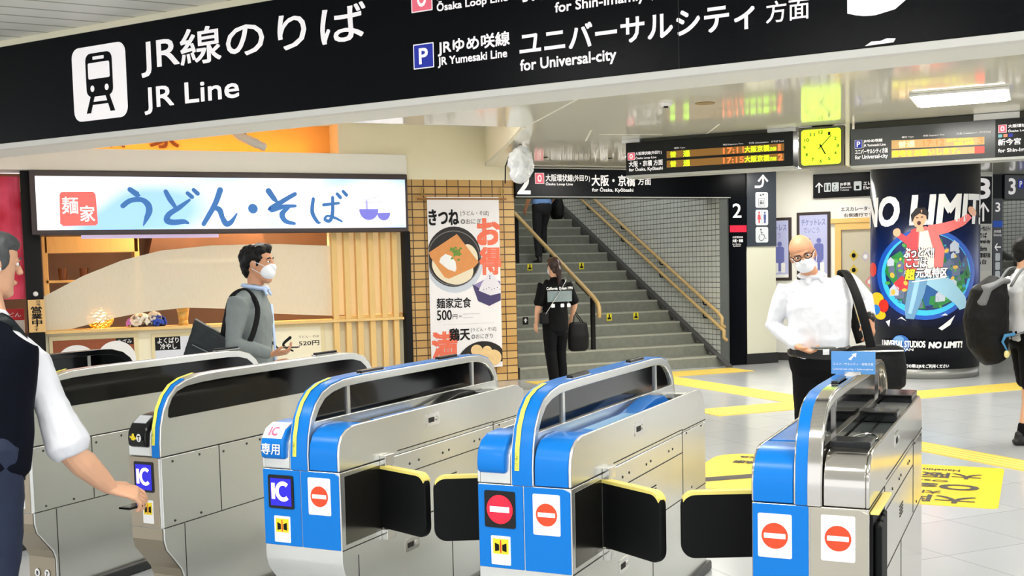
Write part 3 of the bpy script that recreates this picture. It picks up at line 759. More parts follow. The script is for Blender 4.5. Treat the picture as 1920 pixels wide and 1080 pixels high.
def slim_gate(v, x0, label, seamx, reader=True, disp=True, post=False, W=0.185, dark=False):
    t = thing('ticket_gate', label, 'ticket gate', guv(-10.16 + x0, v), GA, 'automatic ticket gates in the row')
    MB().prism(CAB, 0.0, W, 'Y').obj('cabinet', STEEL, t, 0.006)
    MB().box(0.06, 1.80, -0.03, W + 0.02, 0.0, 0.055).obj('plinth', mat('plinth_dark', (52, 54, 54), 0.4), t, 0.012)
    side = [(a, b) for a, b in ARCH_O]
    if post:
        MB().band(ARCH_O, ARCH_I, 0.0, 0.055).obj('arch_frame', BLACK if dark else STEEL, t, 0.004)
        MB().prism(ABASE, 0.0, 0.055, 'Y').obj('arch_base', STEEL, t, 0.002)
        g = [(a, b) for a, b in ARCH_I if b > 0.80]
        MB().prism([(g[0][0], 0.94)] + g + [(g[-1][0], 0.94)], 0.006, 0.049, 'Y').obj('arch_window', GLASSK, t)
        for x in (0.308, 1.35):
            MB().box(x - 0.011, x + 0.011, 0.002, 0.053, 0.94, 1.07).obj('window_post', STEEL, t)
    else:
        MB().prism(side, 0.0, 0.055, 'Y').obj('side_panel', STEEL, t, 0.006)
        w = [(0.055, 0.93), (0.06, 0.965), (0.085, 1.008), (0.12, 1.035), (0.18, 1.052), (0.28, 1.06), (0.42, 1.063), (1.42, 1.063), (1.52, 1.058), (1.60, 1.04), (1.65, 1.008), (1.685, 0.965), (1.70, 0.93), (1.69, 0.925), (0.065, 0.922)]
        MB().prism(w, -0.0015, 0.001, 'Y').obj('arch_window', GLASSK, t)
    o2 = [(a - 0.004 if a < 0.3 else a + (0.004 if a > 1.5 else 0), b + (0.004 if b > 0.9 else 0)) for a, b in ARCH_O]
    MB().band(o2[:7], ARCH_O[:7], 0.008, 0.047).obj('arch_top_strip', BLUE, t, 0.0015)
    MB().prism(UPPER, 0.055, W, 'Y').obj('reader_housing', STEEL, t, 0.006)
    warn_label(t, 0.026, 0.044)
    if reader:
        pod = [(-0.022, 0.805), (-0.026, 0.84), (-0.02, 0.87), (0.005, 0.905), (0.05, 0.93), (0.13, 0.94), (0.16, 0.90), (0.1, 0.80), (0.0, 0.797)]
        pd = MB().prism(pod, 0.062, 0.165, 'Y').obj('card_reader', BLACK, t, 0.010)
        MB().prism([(0.0, 0.905), (0.045, 0.9325), (0.05, 0.928), (0.006, 0.90)], 0.08, 0.15, 'Y').obj('reader_plate', mat('reader_plate', (200, 204, 208), 0.3), pd)
        mf = lambda y, z: (-0.0275, y, z)
        flat('reader_icon', [ell(0.128, 0.842, 0.013, 0.011), ell(0.128, 0.856, 0.007, 0.006), ell(0.143, 0.846, 0.005, 0.004), ell(0.114, 0.84, 0.005, 0.004)], YEL, pd, mf)
        flat('reader_mark', [ell(0.096, 0.843, 0.0135, 0.018)], WHITE, pd, mf)
        flat('reader_mark_stem', [[(0.094, 0.830), (0.098, 0.830), (0.098, 0.853), (0.094, 0.853)], [(0.089, 0.848), (0.103, 0.848), (0.103, 0.853), (0.089, 0.853)]], MBLACK, pd, lambda y, z: (-0.0285, y, z))
    if disp:
        FR = mat('front_beige_steel', (172, 160, 140), 0.35, 0.8)
        lowp = [(0.003, 0.442), (0.003, 0.39), (0.015, 0.345), (0.053, 0.30), (0.103, 0.24), (0.118, 0.2), (0.118, 0.055)]
        MB().add([(a - 0.006, 0.008, b) for a, b in lowp] + [(a - 0.006, W - 0.004, b) for a, b in lowp], [(i, i + 1, len(lowp) + i + 1, len(lowp) + i) for i in range(len(lowp) - 1)]).obj('foot_panel', FR, t)
        MB().prism([(0.02, 0.445), (W - 0.004, 0.445), (W - 0.004, 0.755), (0.02, 0.755)], -0.004, 0.001, 'X').obj('front_panel', FR, t, 0.003)
        icdisplay(t, 0.042, 0.152, 0.600, 0.735, -0.004, 'ic')
        flap_sticker(t, 0.052, 0.112, 0.462, 0.565, -0.004)
    strips(t, [((0.0, 0.757), (1.768, 0.757)), ((seamx, 0.444), (seamx, 0.757)), ((0.0, 0.444), (1.768, 0.444)), ((0.13, 0.44), (0.13, 0.06)), ((1.2, 0.444), (1.2, 0.757))])
    dots(t, [(0.07, 0.73), (0.245, 0.732), (0.07, 0.465), (0.24, 0.465), (seamx + 0.03, 0.72), (seamx + 0.2, 0.73), (seamx + 0.3, 0.735), (1.1, 0.735), (1.3, 0.47)])
    return t
g2 = slim_gate(2.995, 0.05, 'slim steel ticket gate with a black card reader and IC screen the reaching hand touches', 0.38)
g1 = slim_gate(2.175, 0.08, 'slim steel ticket gate beside the commuter in the navy vest', 0.37, reader=True)
g0 = slim_gate(1.2, 0.05, 'ticket gate with black arch and post, nearest the noodle shop', 0.4, reader=True, post=True, dark=True)
for nm, x in (('8', 0.125), ('7', 0.06)):
    s = flat('number_sticker', [ell(x, 0.12, 0.017, 0.021)], WHITE, g1, lambda y, z: (0.108, y, z))
    text(nm, x - 0.006, x + 0.006, 0.11, 0.13, MBLACK, s, lambda y, z, x=x: (0.107, 2 * x - y, z), 0.0006)
sensor(g2, 1.3, 0.028); sensor(g1, 1.45, 0.028)
# acrylic direction sign standing on the half blue gate
t = thing('acrylic_sign', 'small blue translucent sign standing on the half blue gate', 'sign', guv(-10.16 + 0.8, 5.96 - 0.165, 1.1045), GA - PI / 2)
ACR = mat('acrylic_blue', (86, 150, 214), 0.15, alpha=1)
MB().box(-0.082, 0.082, -0.004, 0.004, 0.002, 0.09).obj('sign_plate', ACR, t)
MB().box(-0.03, 0.03, -0.015, 0.025, 0.0, 0.012).obj('sign_foot', STEELB, t)
flat('arrow_mark', [[(-0.018, 0.060), (-0.008, 0.056), (0.004, 0.072), (0.011, 0.067), (0.013, 0.084), (-0.006, 0.079), (0.0, 0.075)]], WHITE, t, onface(0.006))
text('ユニバーサルシティ・桜島方面', -0.075, 0.075, 0.036, 0.046, WHITE, t, onface(0.006))
text('Universal-city / Sakurajima', -0.075, 0.075, 0.016, 0.025, WHITE, t, onface(0.006))

# ================================================================== SIGNS AND BOARDS
PINK = mat('line_pink', (240, 110, 130), 0.5, emit=0.2)
PBLUE = mat('line_blue', (18, 40, 160), 0.5, emit=0.2)
GREYL = mat('trim_grey', (186, 188, 184), 0.4)
def rel(z0): return lambda x, z, out=0.0: (x, -out, z - z0)
def mf_(z0, out): return lambda x, z: (x, -out, z - z0)

# ---- the long sign over the gates
t = thing('direction_sign', 'long black overhead sign reading JR線のりば, JR Line, above the ticket gates', 'sign', sgn(0, 0, 2.5), SA)
MB().box(-6.5, 4.6, -0.06, -0.002, 0.04, 0.735).obj('panel', SIGNK, t, 0.004)
MB().box(-6.5, 4.6, -0.075, -0.002, -0.002, 0.038).obj('bottom_lip', mat('lip_white', (236, 234, 226), 0.5), t, 0.004)
F1, F2, F3 = mf_(2.5, 0.0615), mf_(2.5, 0.063), mf_(2.5, 0.0645)
flat('train_pictogram', [rrect(-3.455, -2.93, 2.63, 3.135, 0.07)], SIGNW, t, F1)
pc = -3.19
tr = [rrect(pc - 0.13, pc + 0.13, 2.79, 3.085, 0.05)]
flat('train_shape', tr, SIGNK, t, F2)
flat('train_shape_legs', [[(pc - 0.09, 2.80), (pc - 0.05, 2.80), (pc - 0.095, 2.68), (pc - 0.14, 2.68)], [(pc + 0.09, 2.80), (pc + 0.05, 2.80), (pc + 0.095, 2.68), (pc + 0.14, 2.68)], [(pc - 0.075, 2.755), (pc + 0.075, 2.755), (pc + 0.09, 2.735), (pc - 0.09, 2.735)]], SIGNK, t, F2)
flat('train_windows', [rrect(pc - 0.055, pc + 0.055, 3.04, 3.062, 0.004), rrect(pc - 0.105, pc + 0.105, 2.91, 3.02, 0.012), ell(pc - 0.07, 2.845, 0.019, 0.022), ell(pc + 0.07, 2.845, 0.019, 0.022)], SIGNW, t, F3)
text('JR線のりば', -2.785, -0.94, 2.875, 3.14, SIGNW, t, F1, 0.003)
text('JR Line', -2.772, -1.94, 2.627, 2.80, SIGNW, t, F1, 0.003)
def line_box(x0, x1, z0, z1, ch, m, t, z, out=0.0615):
    b = flat('line_box', [rrect(x0 - 0.006, x1 + 0.006, z0 - 0.006, z1 + 0.006, 0.004)], SIGNW, t, mf_(z, out))
    flat('line_colour', [rrect(x0, x1, z0, z1, 0.003)], m, t, mf_(z, out + 0.001))
    w = (x1 - x0)
    text(ch, x0 + w * .28, x1 - w * .28, z0 + (z1 - z0) * .17, z1 - (z1 - z0) * .17, SIGNW, t, mf_(z, out + 0.002), w * 0.02)
line_box(-0.607, -0.475, 3.03, 3.17, 'O', PINK, t, 2.5)
line_box(-0.603, -0.475, 2.708, 2.838, 'P', PBLUE, t, 2.5)
text('大阪環状線', -0.44, 0.03, 3.075, 3.165, SIGNW, t, F1, 0.002)
text('Ōsaka Loop Line', -0.439, 0.02, 3.00, 3.065, SIGNW, t, F1, 0.0015)
text('JRゆめ咲線', -0.44, 0.026, 2.76, 2.848, SIGNW, t, F1, 0.002)
text('JR Yumesaki Line', -0.442, 0.008, 2.695, 2.752, SIGNW, t, F1, 0.0015)
text('新今宮・天王寺', 0.09, 1.4, 2.99, 3.14, SIGNW, t, F1, 0.003)
text('for Shin-Imamiya, Tennōji', 0.309, 1.15, 2.895, 2.965, SIGNW, t, F1, 0.0015)
text('ユニバーサルシティ', 0.09, 1.40, 2.70, 2.835, SIGNW, t, F1, 0.003)
text('方面', 1.46, 1.67, 2.712, 2.815, SIGNW, t, F1, 0.001)
text('for Universal-city', 0.09, 0.66, 2.605, 2.682, SIGNW, t, F1, 0.0018)
text('3', 1.857, 2.14, 2.695, 3.13, SIGNW, t, F1, 0.008)
text('1 2', 2.45, 2.9, 2.80, 3.1, SIGNW, t, F1, 0.008)
MB().box(1.005, 1.009, -0.0625, -0.06, 0.04, 0.735).obj('panel_joint', SEAM, t)
flat('torn_patch', [[(1.93, 2.55), (1.96, 2.568), (2.0, 2.566), (2.03, 2.575), (2.07, 2.57), (2.06, 2.553)]], SIGNW, t, F1)

# ---- portal sign above the stairs
t = thing('portal_sign', 'black sign over the stairs reading 大阪・京橋 方面 for Osaka, Kyobashi', 'sign', (0, -0.02, 2.49), 0)
MB().box(0.0, 3.46, -0.03, 0.4, 0.0, 0.40).obj('panel', SIGNK, t, 0.004)
MB().box(0.0, 3.46, -0.036, -0.03, 0.385, 0.402).obj('top_trim', GREYL, t)
MB().box(0.0, 3.46, -0.036, -0.03, -0.004, 0.008).obj('bottom_trim', GREYL, t)
G1 = mf_(2.49, 0.0315); 
text('2', 0.03, 0.215, 2.535, 2.80, SIGNW, t, G1, 0.008)
line_box(0.297, 0.424, 2.675, 2.81, 'O', PINK, t, 2.49, 0.0315)
text('大阪環状線', 0.453, 0.865, 2.705, 2.80, SIGNW, t, G1, 0.0015)
text('(外回り)', 0.875, 1.133, 2.70, 2.795, SIGNW, t, G1, 0.001)
text('Ōsaka Loop Line', 0.453, 0.866, 2.642, 2.694, SIGNW, t, G1, 0.001)
text('大阪・京橋', 1.16, 1.85, 2.648, 2.80, SIGNW, t, G1, 0.003)
text('方面', 1.90, 2.11, 2.668, 2.766, SIGNW, t, G1, 0.0015)
text('for Ōsaka, Kyōbashi', 1.165, 1.82, 2.555, 2.63, SIGNW, t, G1, 0.001)

# ---- platform 2 post lettering
t = thing('platform_marker', 'platform 2 marker with a red band on the black post beside the stairs', 'sign', (3.61, -0.021, 1.7), 0)
MB().box(-0.148, 0.148, -0.006, 0.0, 0.0, 0.82).obj('plate', SIGNK, t)
m_ = lambda x, z: (x - 3.61, -0.0075, z - 1.7)
text('2', 3.515, 3.665, 2.2, 2.405, SIGNW, t, m_, 0.003)
flat('red_band', [[(3.462, 1.985), (3.758, 1.985), (3.758, 2.085), (3.462, 2.085)]], mat('band_red', (232, 20, 60), 0.5, emit=0.1), t, m_)
text('大阪環状線', 3.505, 3.69, 1.895, 1.925, SIGNW, t, m_)
text('大阪・京橋', 3.505, 3.69, 1.835, 1.88, SIGNW, t, m_, 0.001)
text('for Ōsaka,\nKyōbashi', 3.505, 3.66, 1.765, 1.825, SIGNW, t, m_)

# ---- facilities sign on the cream column
t = thing('facilities_sign', 'grey panel with lift, toilet and wheelchair pictograms on the cream column', 'sign', (4.025, -0.021, 1.77), 0)
PANELG = mat('panel_slate', (48, 56, 66), 0.3, noise=0.15, nscale=2)
MB().box(-0.265, 0.265, -0.02, 0.0, 0.0, 1.12).obj('panel', PANELG, t, 0.003)
m_ = lambda x, z: (x - 4.025, -0.0215, z - 1.77)
m2 = lambda x, z: (x - 4.025, -0.0225, z - 1.77)
m3 = lambda x, z: (x - 4.025, -0.0235, z - 1.77)
PICT = mat('pictogram_grey', (206, 212, 216), 0.5, emit=0.1)
flat('arrow', stroke([(3.90, 2.655), (3.99, 2.655), (4.035, 2.675), (4.05, 2.72), (4.05, 2.80)], 0.036) + stroke([(3.965, 2.735), (4.05, 2.825), (4.135, 2.735)], 0.034), SIGNW, t, m_)
for k, z in enumerate((2.345, 2.083, 1.825)):
    flat('pictogram', [rrect(3.91, 4.138, z, z + 0.232, 0.03)], PICT, t, m_)
flat('lift_shape', stroke([(3.97, 2.37), (3.97, 2.48), (4.078, 2.48), (4.078, 2.37), (3.97, 2.37)], 0.008) + [ell(4.0 + 0.024 * k, 2.445, 0.008, 0.01, 12) for k in range(3)] + [rrect(3.99 + 0.024 * k, 4.008 + 0.024 * k, 2.395, 2.432, 0.003) for k in range(3)] + [[(3.985, 2.52), (4.005, 2.55), (4.025, 2.52)], [(4.03, 2.55), (4.05, 2.52), (4.07, 2.55)]], PANELG, t, m2)
flat('toilet_woman', [ell(3.975, 2.27, 0.016, 0.018, 14), [(3.955, 2.245), (3.995, 2.245), (4.008, 2.17), (3.942, 2.17)], rrect(3.962, 3.988, 2.115, 2.172, 0.004)], mat('toilet_red', (224, 80, 90), 0.5), t, m2)
flat('toilet_man', [ell(4.078, 2.27, 0.016, 0.018, 14), rrect(4.055, 4.10, 2.17, 2.246, 0.008), rrect(4.060, 4.095, 2.115, 2.172, 0.004)], mat('toilet_blue', (70, 84, 140), 0.5), t, m2)
flat('toilet_divider', [rrect(4.024, 4.028, 2.1, 2.3, 0.001)], PANELG, t, m2)
flat('wheelchair', [ell(4.005, 2.02, 0.013, 0.014, 14)] + stroke([(4.007, 2.0), (4.012, 1.945), (4.06, 1.94), (4.08, 1.885), (4.1, 1.89)], 0.012) + stroke(ell(4.012, 1.9, 0.045, 0.048, 20, 120, 350), 0.01) + stroke([(4.01, 1.975), (4.045, 1.97)], 0.009), PANELG, t, m2)

# ---- hanging boards (in the gate direction)
BU = -2.2
def bpos(v, z): return guv(BU, v, z)
BOARD = mat('board_black', (16, 18, 18), 0.3, noise=0.12, nscale=2, spec=0.2)
LEDBG = mat('led_amber', (150, 104, 34), 0.4, emit=0.15)
LEDBG2 = mat('led_tan', (206, 168, 110), 0.4, emit=0.25)
LEDG = mat('led_green', (190, 255, 20), 0.4, emit=1.0)
LEDO = mat('led_orange', (255, 108, 52), 0.4, emit=1.0)
LEDRED = mat('led_red_block', (252, 62, 52), 0.4, emit=0.6)
def hanging(v0, v1, z0, z1, name, label, body):
    vc = (v0 + v1) / 2
    t = thing(name, label, 'departure board', bpos(vc, z0), GF)
    MB().box(-(v1 - v0) / 2, (v1 - v0) / 2, 0.0, 0.28, 0.0, z1 - z0).obj('case', body, t, 0.006)
    MB().box(-(v1 - v0) / 2, (v1 - v0) / 2, -0.008, 0.29, -0.02, 0.004).obj('bottom_trim', GREYL, t, 0.003)
    return t, (lambda out: (lambda x, z: (x - vc, -out, z - z0)))
t, mm = hanging(2.375, 4.17, 2.505, 2.86, 'departure_board', 'hanging departure board showing 17:11 and 17:15 trains, left of the lime clock', BOARD)
MB().box(-0.72, 0.62, 0.05, 0.25, 0.355, 0.395).obj('hanger_beam', mat('hanger_olive', (62, 62, 48), 0.5), t)
MB().box(-0.95, -0.75, 0.03, 0.22, 0.355, 0.394).obj('hanger_plate', WHITE, t)
MB().box(0.63, 0.92, 0.03, 0.22, 0.355, 0.394).obj('hanger_plate', WHITE, t)
line_box_local = None
def lbox(t, mm, x0, x1, z0, z1, ch, m):
    flat('line_box', [rrect(x0 - 0.003, x1 + 0.003, z0 - 0.003, z1 + 0.003, 0.003)], SIGNW, t, mm(0.0015))
    flat('line_colour', [rrect(x0, x1, z0, z1, 0.003)], m, t, mm(0.0025))
    w = x1 - x0
    text(ch, x0 + w * .27, x1 - w * .27, z0 + w * .2, z1 - w * .2, SIGNW, t, mm(0.0035), w * 0.03)
lbox(t, mm, 2.40, 2.475, 2.674, 2.75, 'O', PINK)
text('大阪環状線(外回り)', 2.485, 2.78, 2.715, 2.755, SIGNW, t, mm(0.0015), 0.0006)
text('Ōsaka Loop Line', 2.485, 2.72, 2.672, 2.705, SIGNW, t, mm(0.0015), 0.0005)
text('大阪・京橋 方面', 2.41, 2.79, 2.60, 2.66, SIGNW, t, mm(0.0015), 0.0012)
text('for Ōsaka, Kyōbashi', 2.41, 2.79, 2.542, 2.595, SIGNW, t, mm(0.0015), 0.001)
for z0, z1, tm, n in ((2.668, 2.742, '17:11', '1'), (2.568, 2.642, '17:15', '2')):
    flat('led_screen', [[(2.835, z0), (4.08, z0), (4.08, z1), (2.835, z1)]], LEDBG, t, mm(0.0015))
    text('普', 2.875, 2.94, z0 + .006, z1 - .008, LEDG, t, mm(0.003), 0.0012, name='led_lettering')
    text('通', 3.02, 3.09, z0 + .006, z1 - .008, LEDG, t, mm(0.003), 0.0012, name='led_lettering')
    text(tm, 3.45, 3.665, z0 + .008, z1 - .008, LEDO, t, mm(0.003), 0.0012, name='led_lettering')
    text('大阪京橋', 3.675, 3.93, z0 + .006, z1 - .006, LEDG, t, mm(0.003), 0.0012, name='led_lettering')
    text('方面', 3.935, 4.0, z0 + .008, z0 + 0.045, LEDG, t, mm(0.003), 0.001, name='led_lettering')
    text(n, 4.02, 4.065 if n == '2' else 4.045, z0 + .006, z1 - .006, LEDO, t, mm(0.003), 0.0015, name='led_lettering')
for x0, x1, s in ((2.92, 3.04, '種別 Type'), (3.45, 3.66, '時刻 Departure Time'), (3.72, 3.92, '行先 Destination'), (3.95, 4.08, 'のりば Track')):
    text(s, x0, x1, 2.758, 2.778, SIGNW, t, mm(0.0015))
t, mm = hanging(4.735, 7.4, 2.47, 2.835, 'departure_board', 'hanging departure board for Universal-city showing a 17:12 train', mat('board_slate', (66, 70, 72), 0.22, noise=0.15, nscale=2))
MB().box(-1.30, 1.30, 0.05, 0.25, 0.365, 0.425).obj('hanger_beam', MATS['hanger_olive'], t)
MB().box(-0.20, 0.20, 0.03, 0.24, 0.366, 0.426).obj('hanger_plate', WHITE, t)
flat('dark_half', [[(6.06, 2.475), (7.39, 2.475), (7.39, 2.83), (6.06, 2.83)]], BOARD, t, mm(0.001))
lbox(t, mm, 4.78, 4.845, 2.645, 2.722, 'P', PBLUE)
text('JRゆめ咲線', 4.86, 5.04, 2.69, 2.725, SIGNW, t, mm(0.0015), 0.0008)
text('JR Yumesaki Line', 4.86, 5.07, 2.648, 2.678, SIGNW, t, mm(0.0015), 0.0006)
text('ユニバーサルシティ方面', 4.78, 5.09, 2.585, 2.632, SIGNW, t, mm(0.0015), 0.001)
text('for Universal-city', 4.78, 5.09, 2.525, 2.575, SIGNW, t, mm(0.0015), 0.001)
flat('led_screen', [[(5.125, 2.615), (5.965, 2.605), (5.965, 2.676), (5.125, 2.70)]], LEDBG2, t, mm(0.0015))
flat('led_screen', [[(5.125, 2.53), (5.965, 2.525), (5.965, 2.588), (5.125, 2.604)]], LEDBG2, t, mm(0.0015))
text('普通', 5.19, 5.34, 2.625, 2.685, mat('led_pale', (255, 220, 160), 0.4, emit=0.9), t, mm(0.003), 0.001, name='led_lettering')
text('17:12', 5.42, 5.61, 2.62, 2.68, LEDO, t, mm(0.003), 0.001, name='led_lettering')
LEDY = mat('led_yellow', (226, 226, 40), 0.4, emit=0.9)
text('ユニバーサルシティ', 5.63, 5.86, 2.65, 2.678, LEDY, t, mm(0.003), 0.0006, name='led_lettering')
text('桜島 方面', 5.70, 5.87, 2.615, 2.643, LEDY, t, mm(0.003), 0.0006, name='led_lettering')
text('3', 5.905, 5.955, 2.612, 2.672, LEDO, t, mm(0.003), 0.0015, name='led_lettering')
text('帰宅をお願いします。', 5.13, 5.75, 2.535, 2.596, LEDY, t, mm(0.003), 0.001, name='led_lettering')
flat('led_block', [[(5.88, 2.525), (5.965, 2.525), (5.965, 2.588), (5.88, 2.59)]], LEDRED, t, mm(0.0025))
for x0, x1, s in ((5.22, 5.33, '種別 Type'), (5.42, 5.61, '時刻 Departure Time'), (5.72, 5.90, '行先 Destination'), (5.92, 6.02, 'のりば Track')):
    text(s, x0, x1, 2.712, 2.732, SIGNW, t, mm(0.0015))
lbox(t, mm, 6.088, 6.155, 2.705, 2.775, 'O', PINK)
text('大阪環状線(内回り)', 6.17, 6.50, 2.74, 2.775, SIGNW, t, mm(0.0025), 0.0008)
text('Ōsaka Loop Line', 6.17, 6.42, 2.70, 2.728, SIGNW, t, mm(0.0025), 0.0005)
flat('line_marks', [rrect(6.085, 6.12, 2.66, 2.69, 0.003)], mat('mark_teal', (130, 200, 210), 0.5), t, mm(0.0025))
flat('line_marks', [rrect(6.13, 6.165, 2.66, 2.69, 0.003)], mat('mark_orange', (240, 150, 110), 0.5), t, mm(0.0025))
flat('line_marks', [rrect(6.175, 6.21, 2.66, 2.69, 0.003)], PBLUE, t, mm(0.0025))
text('新今宮・天王寺', 6.085, 6.55, 2.585, 2.645, SIGNW, t, mm(0.0025), 0.0012)
text('for Shin-Imamiya, Tennōji', 6.085, 6.62, 2.51, 2.555, SIGNW, t, mm(0.0025), 0.0008)
# clock
t = thing('wall_clock', 'square lime-faced analogue clock hanging between the departure boards', 'clock', bpos(4.448, 2.485), GF)
MB().box(-0.225, 0.225, 0.0, 0.2, 0.0, 0.40).obj('case', mat('clock_olive', (96, 92, 70), 0.4), t, 0.01)
MB().box(-0.1, 0.1, 0.05, 0.15, 0.40, 0.415).obj('hanger', MBLACK, t)
MB().box(0.235, 0.275, 0.02, 0.2, 0.0, 0.415).obj('side_post', CREAM, t)
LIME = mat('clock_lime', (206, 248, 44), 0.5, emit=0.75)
c0 = (0.0, 0.205)
fm = lambda x, z: (x, -0.002, z)
flat('dial', [rrect(-0.195, 0.195, 0.02, 0.375, 0.03)], LIME, t, fm)
fm2 = lambda x, z: (x, -0.0035, z)
for k in range(1, 13):
    a = rad(90 - 30 * k); rr = 0.155
    x, z = c0[0] + rr * 1.05 * math.cos(a), c0[1] - 0.005 + rr * 0.93 * math.sin(a)
    w = 0.011 if k < 10 else 0.021
    text(str(k), x - w, x + w, z - 0.016, z + 0.016, MBLACK, t, fm2, 0.0008, name='numeral')
flat('hour_hand', stroke([(c0[0] - 0.012, c0[1] + 0.02), (c0[0] + 0.045, c0[1] - 0.085)], 0.012), MBLACK, t, lambda x, z: (x, -0.005, z))
flat('minute_hand', stroke([(c0[0] - 0.025, c0[1] - 0.03), (c0[0] + 0.10, c0[1] + 0.10)], 0.008), MBLACK, t, lambda x, z: (x, -0.006, z))
flat('hub', [ell(c0[0], c0[1], 0.012, 0.012, 16)], MBLACK, t, lambda x, z: (x, -0.007, z))

# ---- passage wall: hanging sign, posters, orange framed notice window
PANG = SIGNK
def wallthing(name, label, cat, q, z, d=-0.002):
    return thing(name, label, cat, vw(q, d, z), GF)
t = wallthing('toilet_sign', 'black sign with an arrow to toilets and elevator above the framed posters', 'sign', 0.465, 2.48, -0.06)
MB().box(0, 1.15, 0, 0.05, 0, 0.36).obj('panel', SIGNK, t, 0.003)
f_ = onface(0.0015); f2_ = onface(0.0025)
flat('arrow', stroke([(0.09, 0.08), (0.09, 0.22)], 0.018) + stroke([(0.04, 0.17), (0.09, 0.228), (0.14, 0.17)], 0.018), SIGNW, t, f_)
flat('pictogram', [rrect(0.165, 0.265, 0.09, 0.225, 0.015), rrect(0.28, 0.38, 0.09, 0.225, 0.015), rrect(0.60, 0.71, 0.09, 0.225, 0.015)], PICT, t, f_)
flat('pictogram_shapes', [ell(0.19, 0.19, 0.012, 0.012, 12), rrect(0.18, 0.20, 0.11, 0.175, 0.004), ell(0.24, 0.19, 0.012, 0.012, 12), rrect(0.228, 0.252, 0.11, 0.175, 0.004), ell(0.322, 0.195, 0.011, 0.011, 12)] + stroke(ell(0.33, 0.135, 0.026, 0.028, 16, 110, 350), 0.008) + [rrect(0.63, 0.68, 0.11, 0.16, 0.004)], SIGNK, t, f2_)
text('お手洗', 0.40, 0.55, 0.17, 0.215, SIGNW, t, f_, 0.001)
text('Restroom', 0.40, 0.565, 0.13, 0.16, SIGNW, t, f_)
text('Toilettes', 0.40, 0.53, 0.095, 0.115, SIGNW, t, f_)
text('エレベーター', 0.74, 1.08, 0.165, 0.215, SIGNW, t, f_, 0.001)
text('Elevator', 0.74, 0.98, 0.10, 0.15, SIGNW, t, f_)
FRAMEB = mat('frame_brown', (44, 26, 26), 0.4)
POST = mat('poster_lilac', (192, 196, 236), 0.5, noise=0.12, nscale=3)
PST2 = mat('poster_violet', (110, 116, 186), 0.6)
PST3 = mat('poster_ink', (52, 48, 84), 0.6)
def framed(q0, q1, z0, z1, label):
    w, h = q1 - q0, z1 - z0
    t = thing('framed_poster', label, 'poster', vw(q0, -0.002, z0), GF, 'framed mobility posters on the passage wall')
    MB().box(0, w, -0.03, 0, 0, h).obj('frame', FRAMEB, t, 0.004)
    e = 0.045
    flat('print', [[(e, e), (w - e, e), (w - e, h - e), (e, h - e)]], POST, t, onface(0.0315))
    text('チケットレス', e + 0.03, w - e - 0.03, h - e - 0.16, h - e - 0.06, PST2, t, onface(0.033), 0.001)
    text('でいこう', e + 0.06, w - e - 0.12, h - e - 0.27, h - e - 0.19, PST2, t, onface(0.033))
    for cx, cc in ((0.35, PST3), (0.66, PST2)):
        x = w * cx
        flat('figure', [ell(x, h * 0.58, 0.035, 0.04, 18), rrect(x - 0.07, x + 0.07, h * 0.28, h * 0.54, 0.04), rrect(x - 0.045, x + 0.04, h * 0.15, h * 0.3, 0.01)], cc, t, onface(0.033))
    flat('caption_strip', [[(e, e), (w - e, e), (w - e, e + 0.05), (e, e + 0.05)]], WHITE, t, onface(0.033))
    flat('phone_picture', [rrect(w * .5, w * .62, 0.12, 0.27, 0.01), rrect(w * .7, w * .82, 0.12, 0.27, 0.01), rrect(w * .2, w * .3, 0.12, 0.2, 0.01)], WHITE, t, onface(0.034))
framed(-0.40, 0.13, 1.24, 2.21, 'lilac ticketless poster in a dark frame, the one by the cream column')
framed(0.21, 0.715, 1.24, 2.275, 'lilac ticketless poster in a dark frame behind the bald commuter')
t = wallthing('notice_window', 'orange wood framed notice window between the posters and the round pillar', 'window', 0.785, 0.6)
OW = mat('orange_wood', (240, 196, 116), 0.45, noise=0.06, nscale=5)
MB().band([(0.0, 0.0), (0.0, 1.5), (0.86, 1.5), (0.86, 0.0), (0, 0)], [(0.09, 0.09), (0.09, 1.39), (0.77, 1.39), (0.77, 0.09), (0.09, 0.09)], -0.06, 0).obj('frame', OW, t)
MB().box(-0.06, 0.92, -0.08, 0, 1.49, 1.56).obj('lintel', OW, t, 0.004)
flat('board', [[(0.09, 0.09), (0.77, 0.09), (0.77, 1.39), (0.09, 1.39)]], mat('notice_board', (204, 196, 172), 0.3, noise=0.1, nscale=3), t, onface(0.01))
for x, z, m in ((0.27, 1.0, (214, 190, 80)), (0.44, 0.98, (200, 190, 200)), (0.27, 0.78, (214, 190, 80)), (0.5, 0.6, (236, 150, 150))):
    mm_ = mat('notice_%d' % sum(m), m, 0.6)
    flat('notice', [[(x - 0.07, z), (x, z + 0.09), (x + 0.07, z), (x, z - 0.09)]], mm_, t, onface(0.013))
    flat('notice_mark', [ell(x, z, 0.03, 0.035, 14)], SIGNK if m[2] == 80 else WHITE, t, onface(0.015))
t = wallthing('escalator_notice', 'white paper notice above the orange framed window', 'notice', 0.83, 2.16)
MB().box(0, 0.62, -0.004, 0, 0, 0.2).obj('sheet', WHITE, t)
text('エスカレーターは', 0.04, 0.56, 0.11, 0.17, MBLACK, t, onface(0.0055), 0.0012)
text('右側通行です', 0.08, 0.5, 0.02, 0.075, MBLACK, t, onface(0.0055), 0.0012)

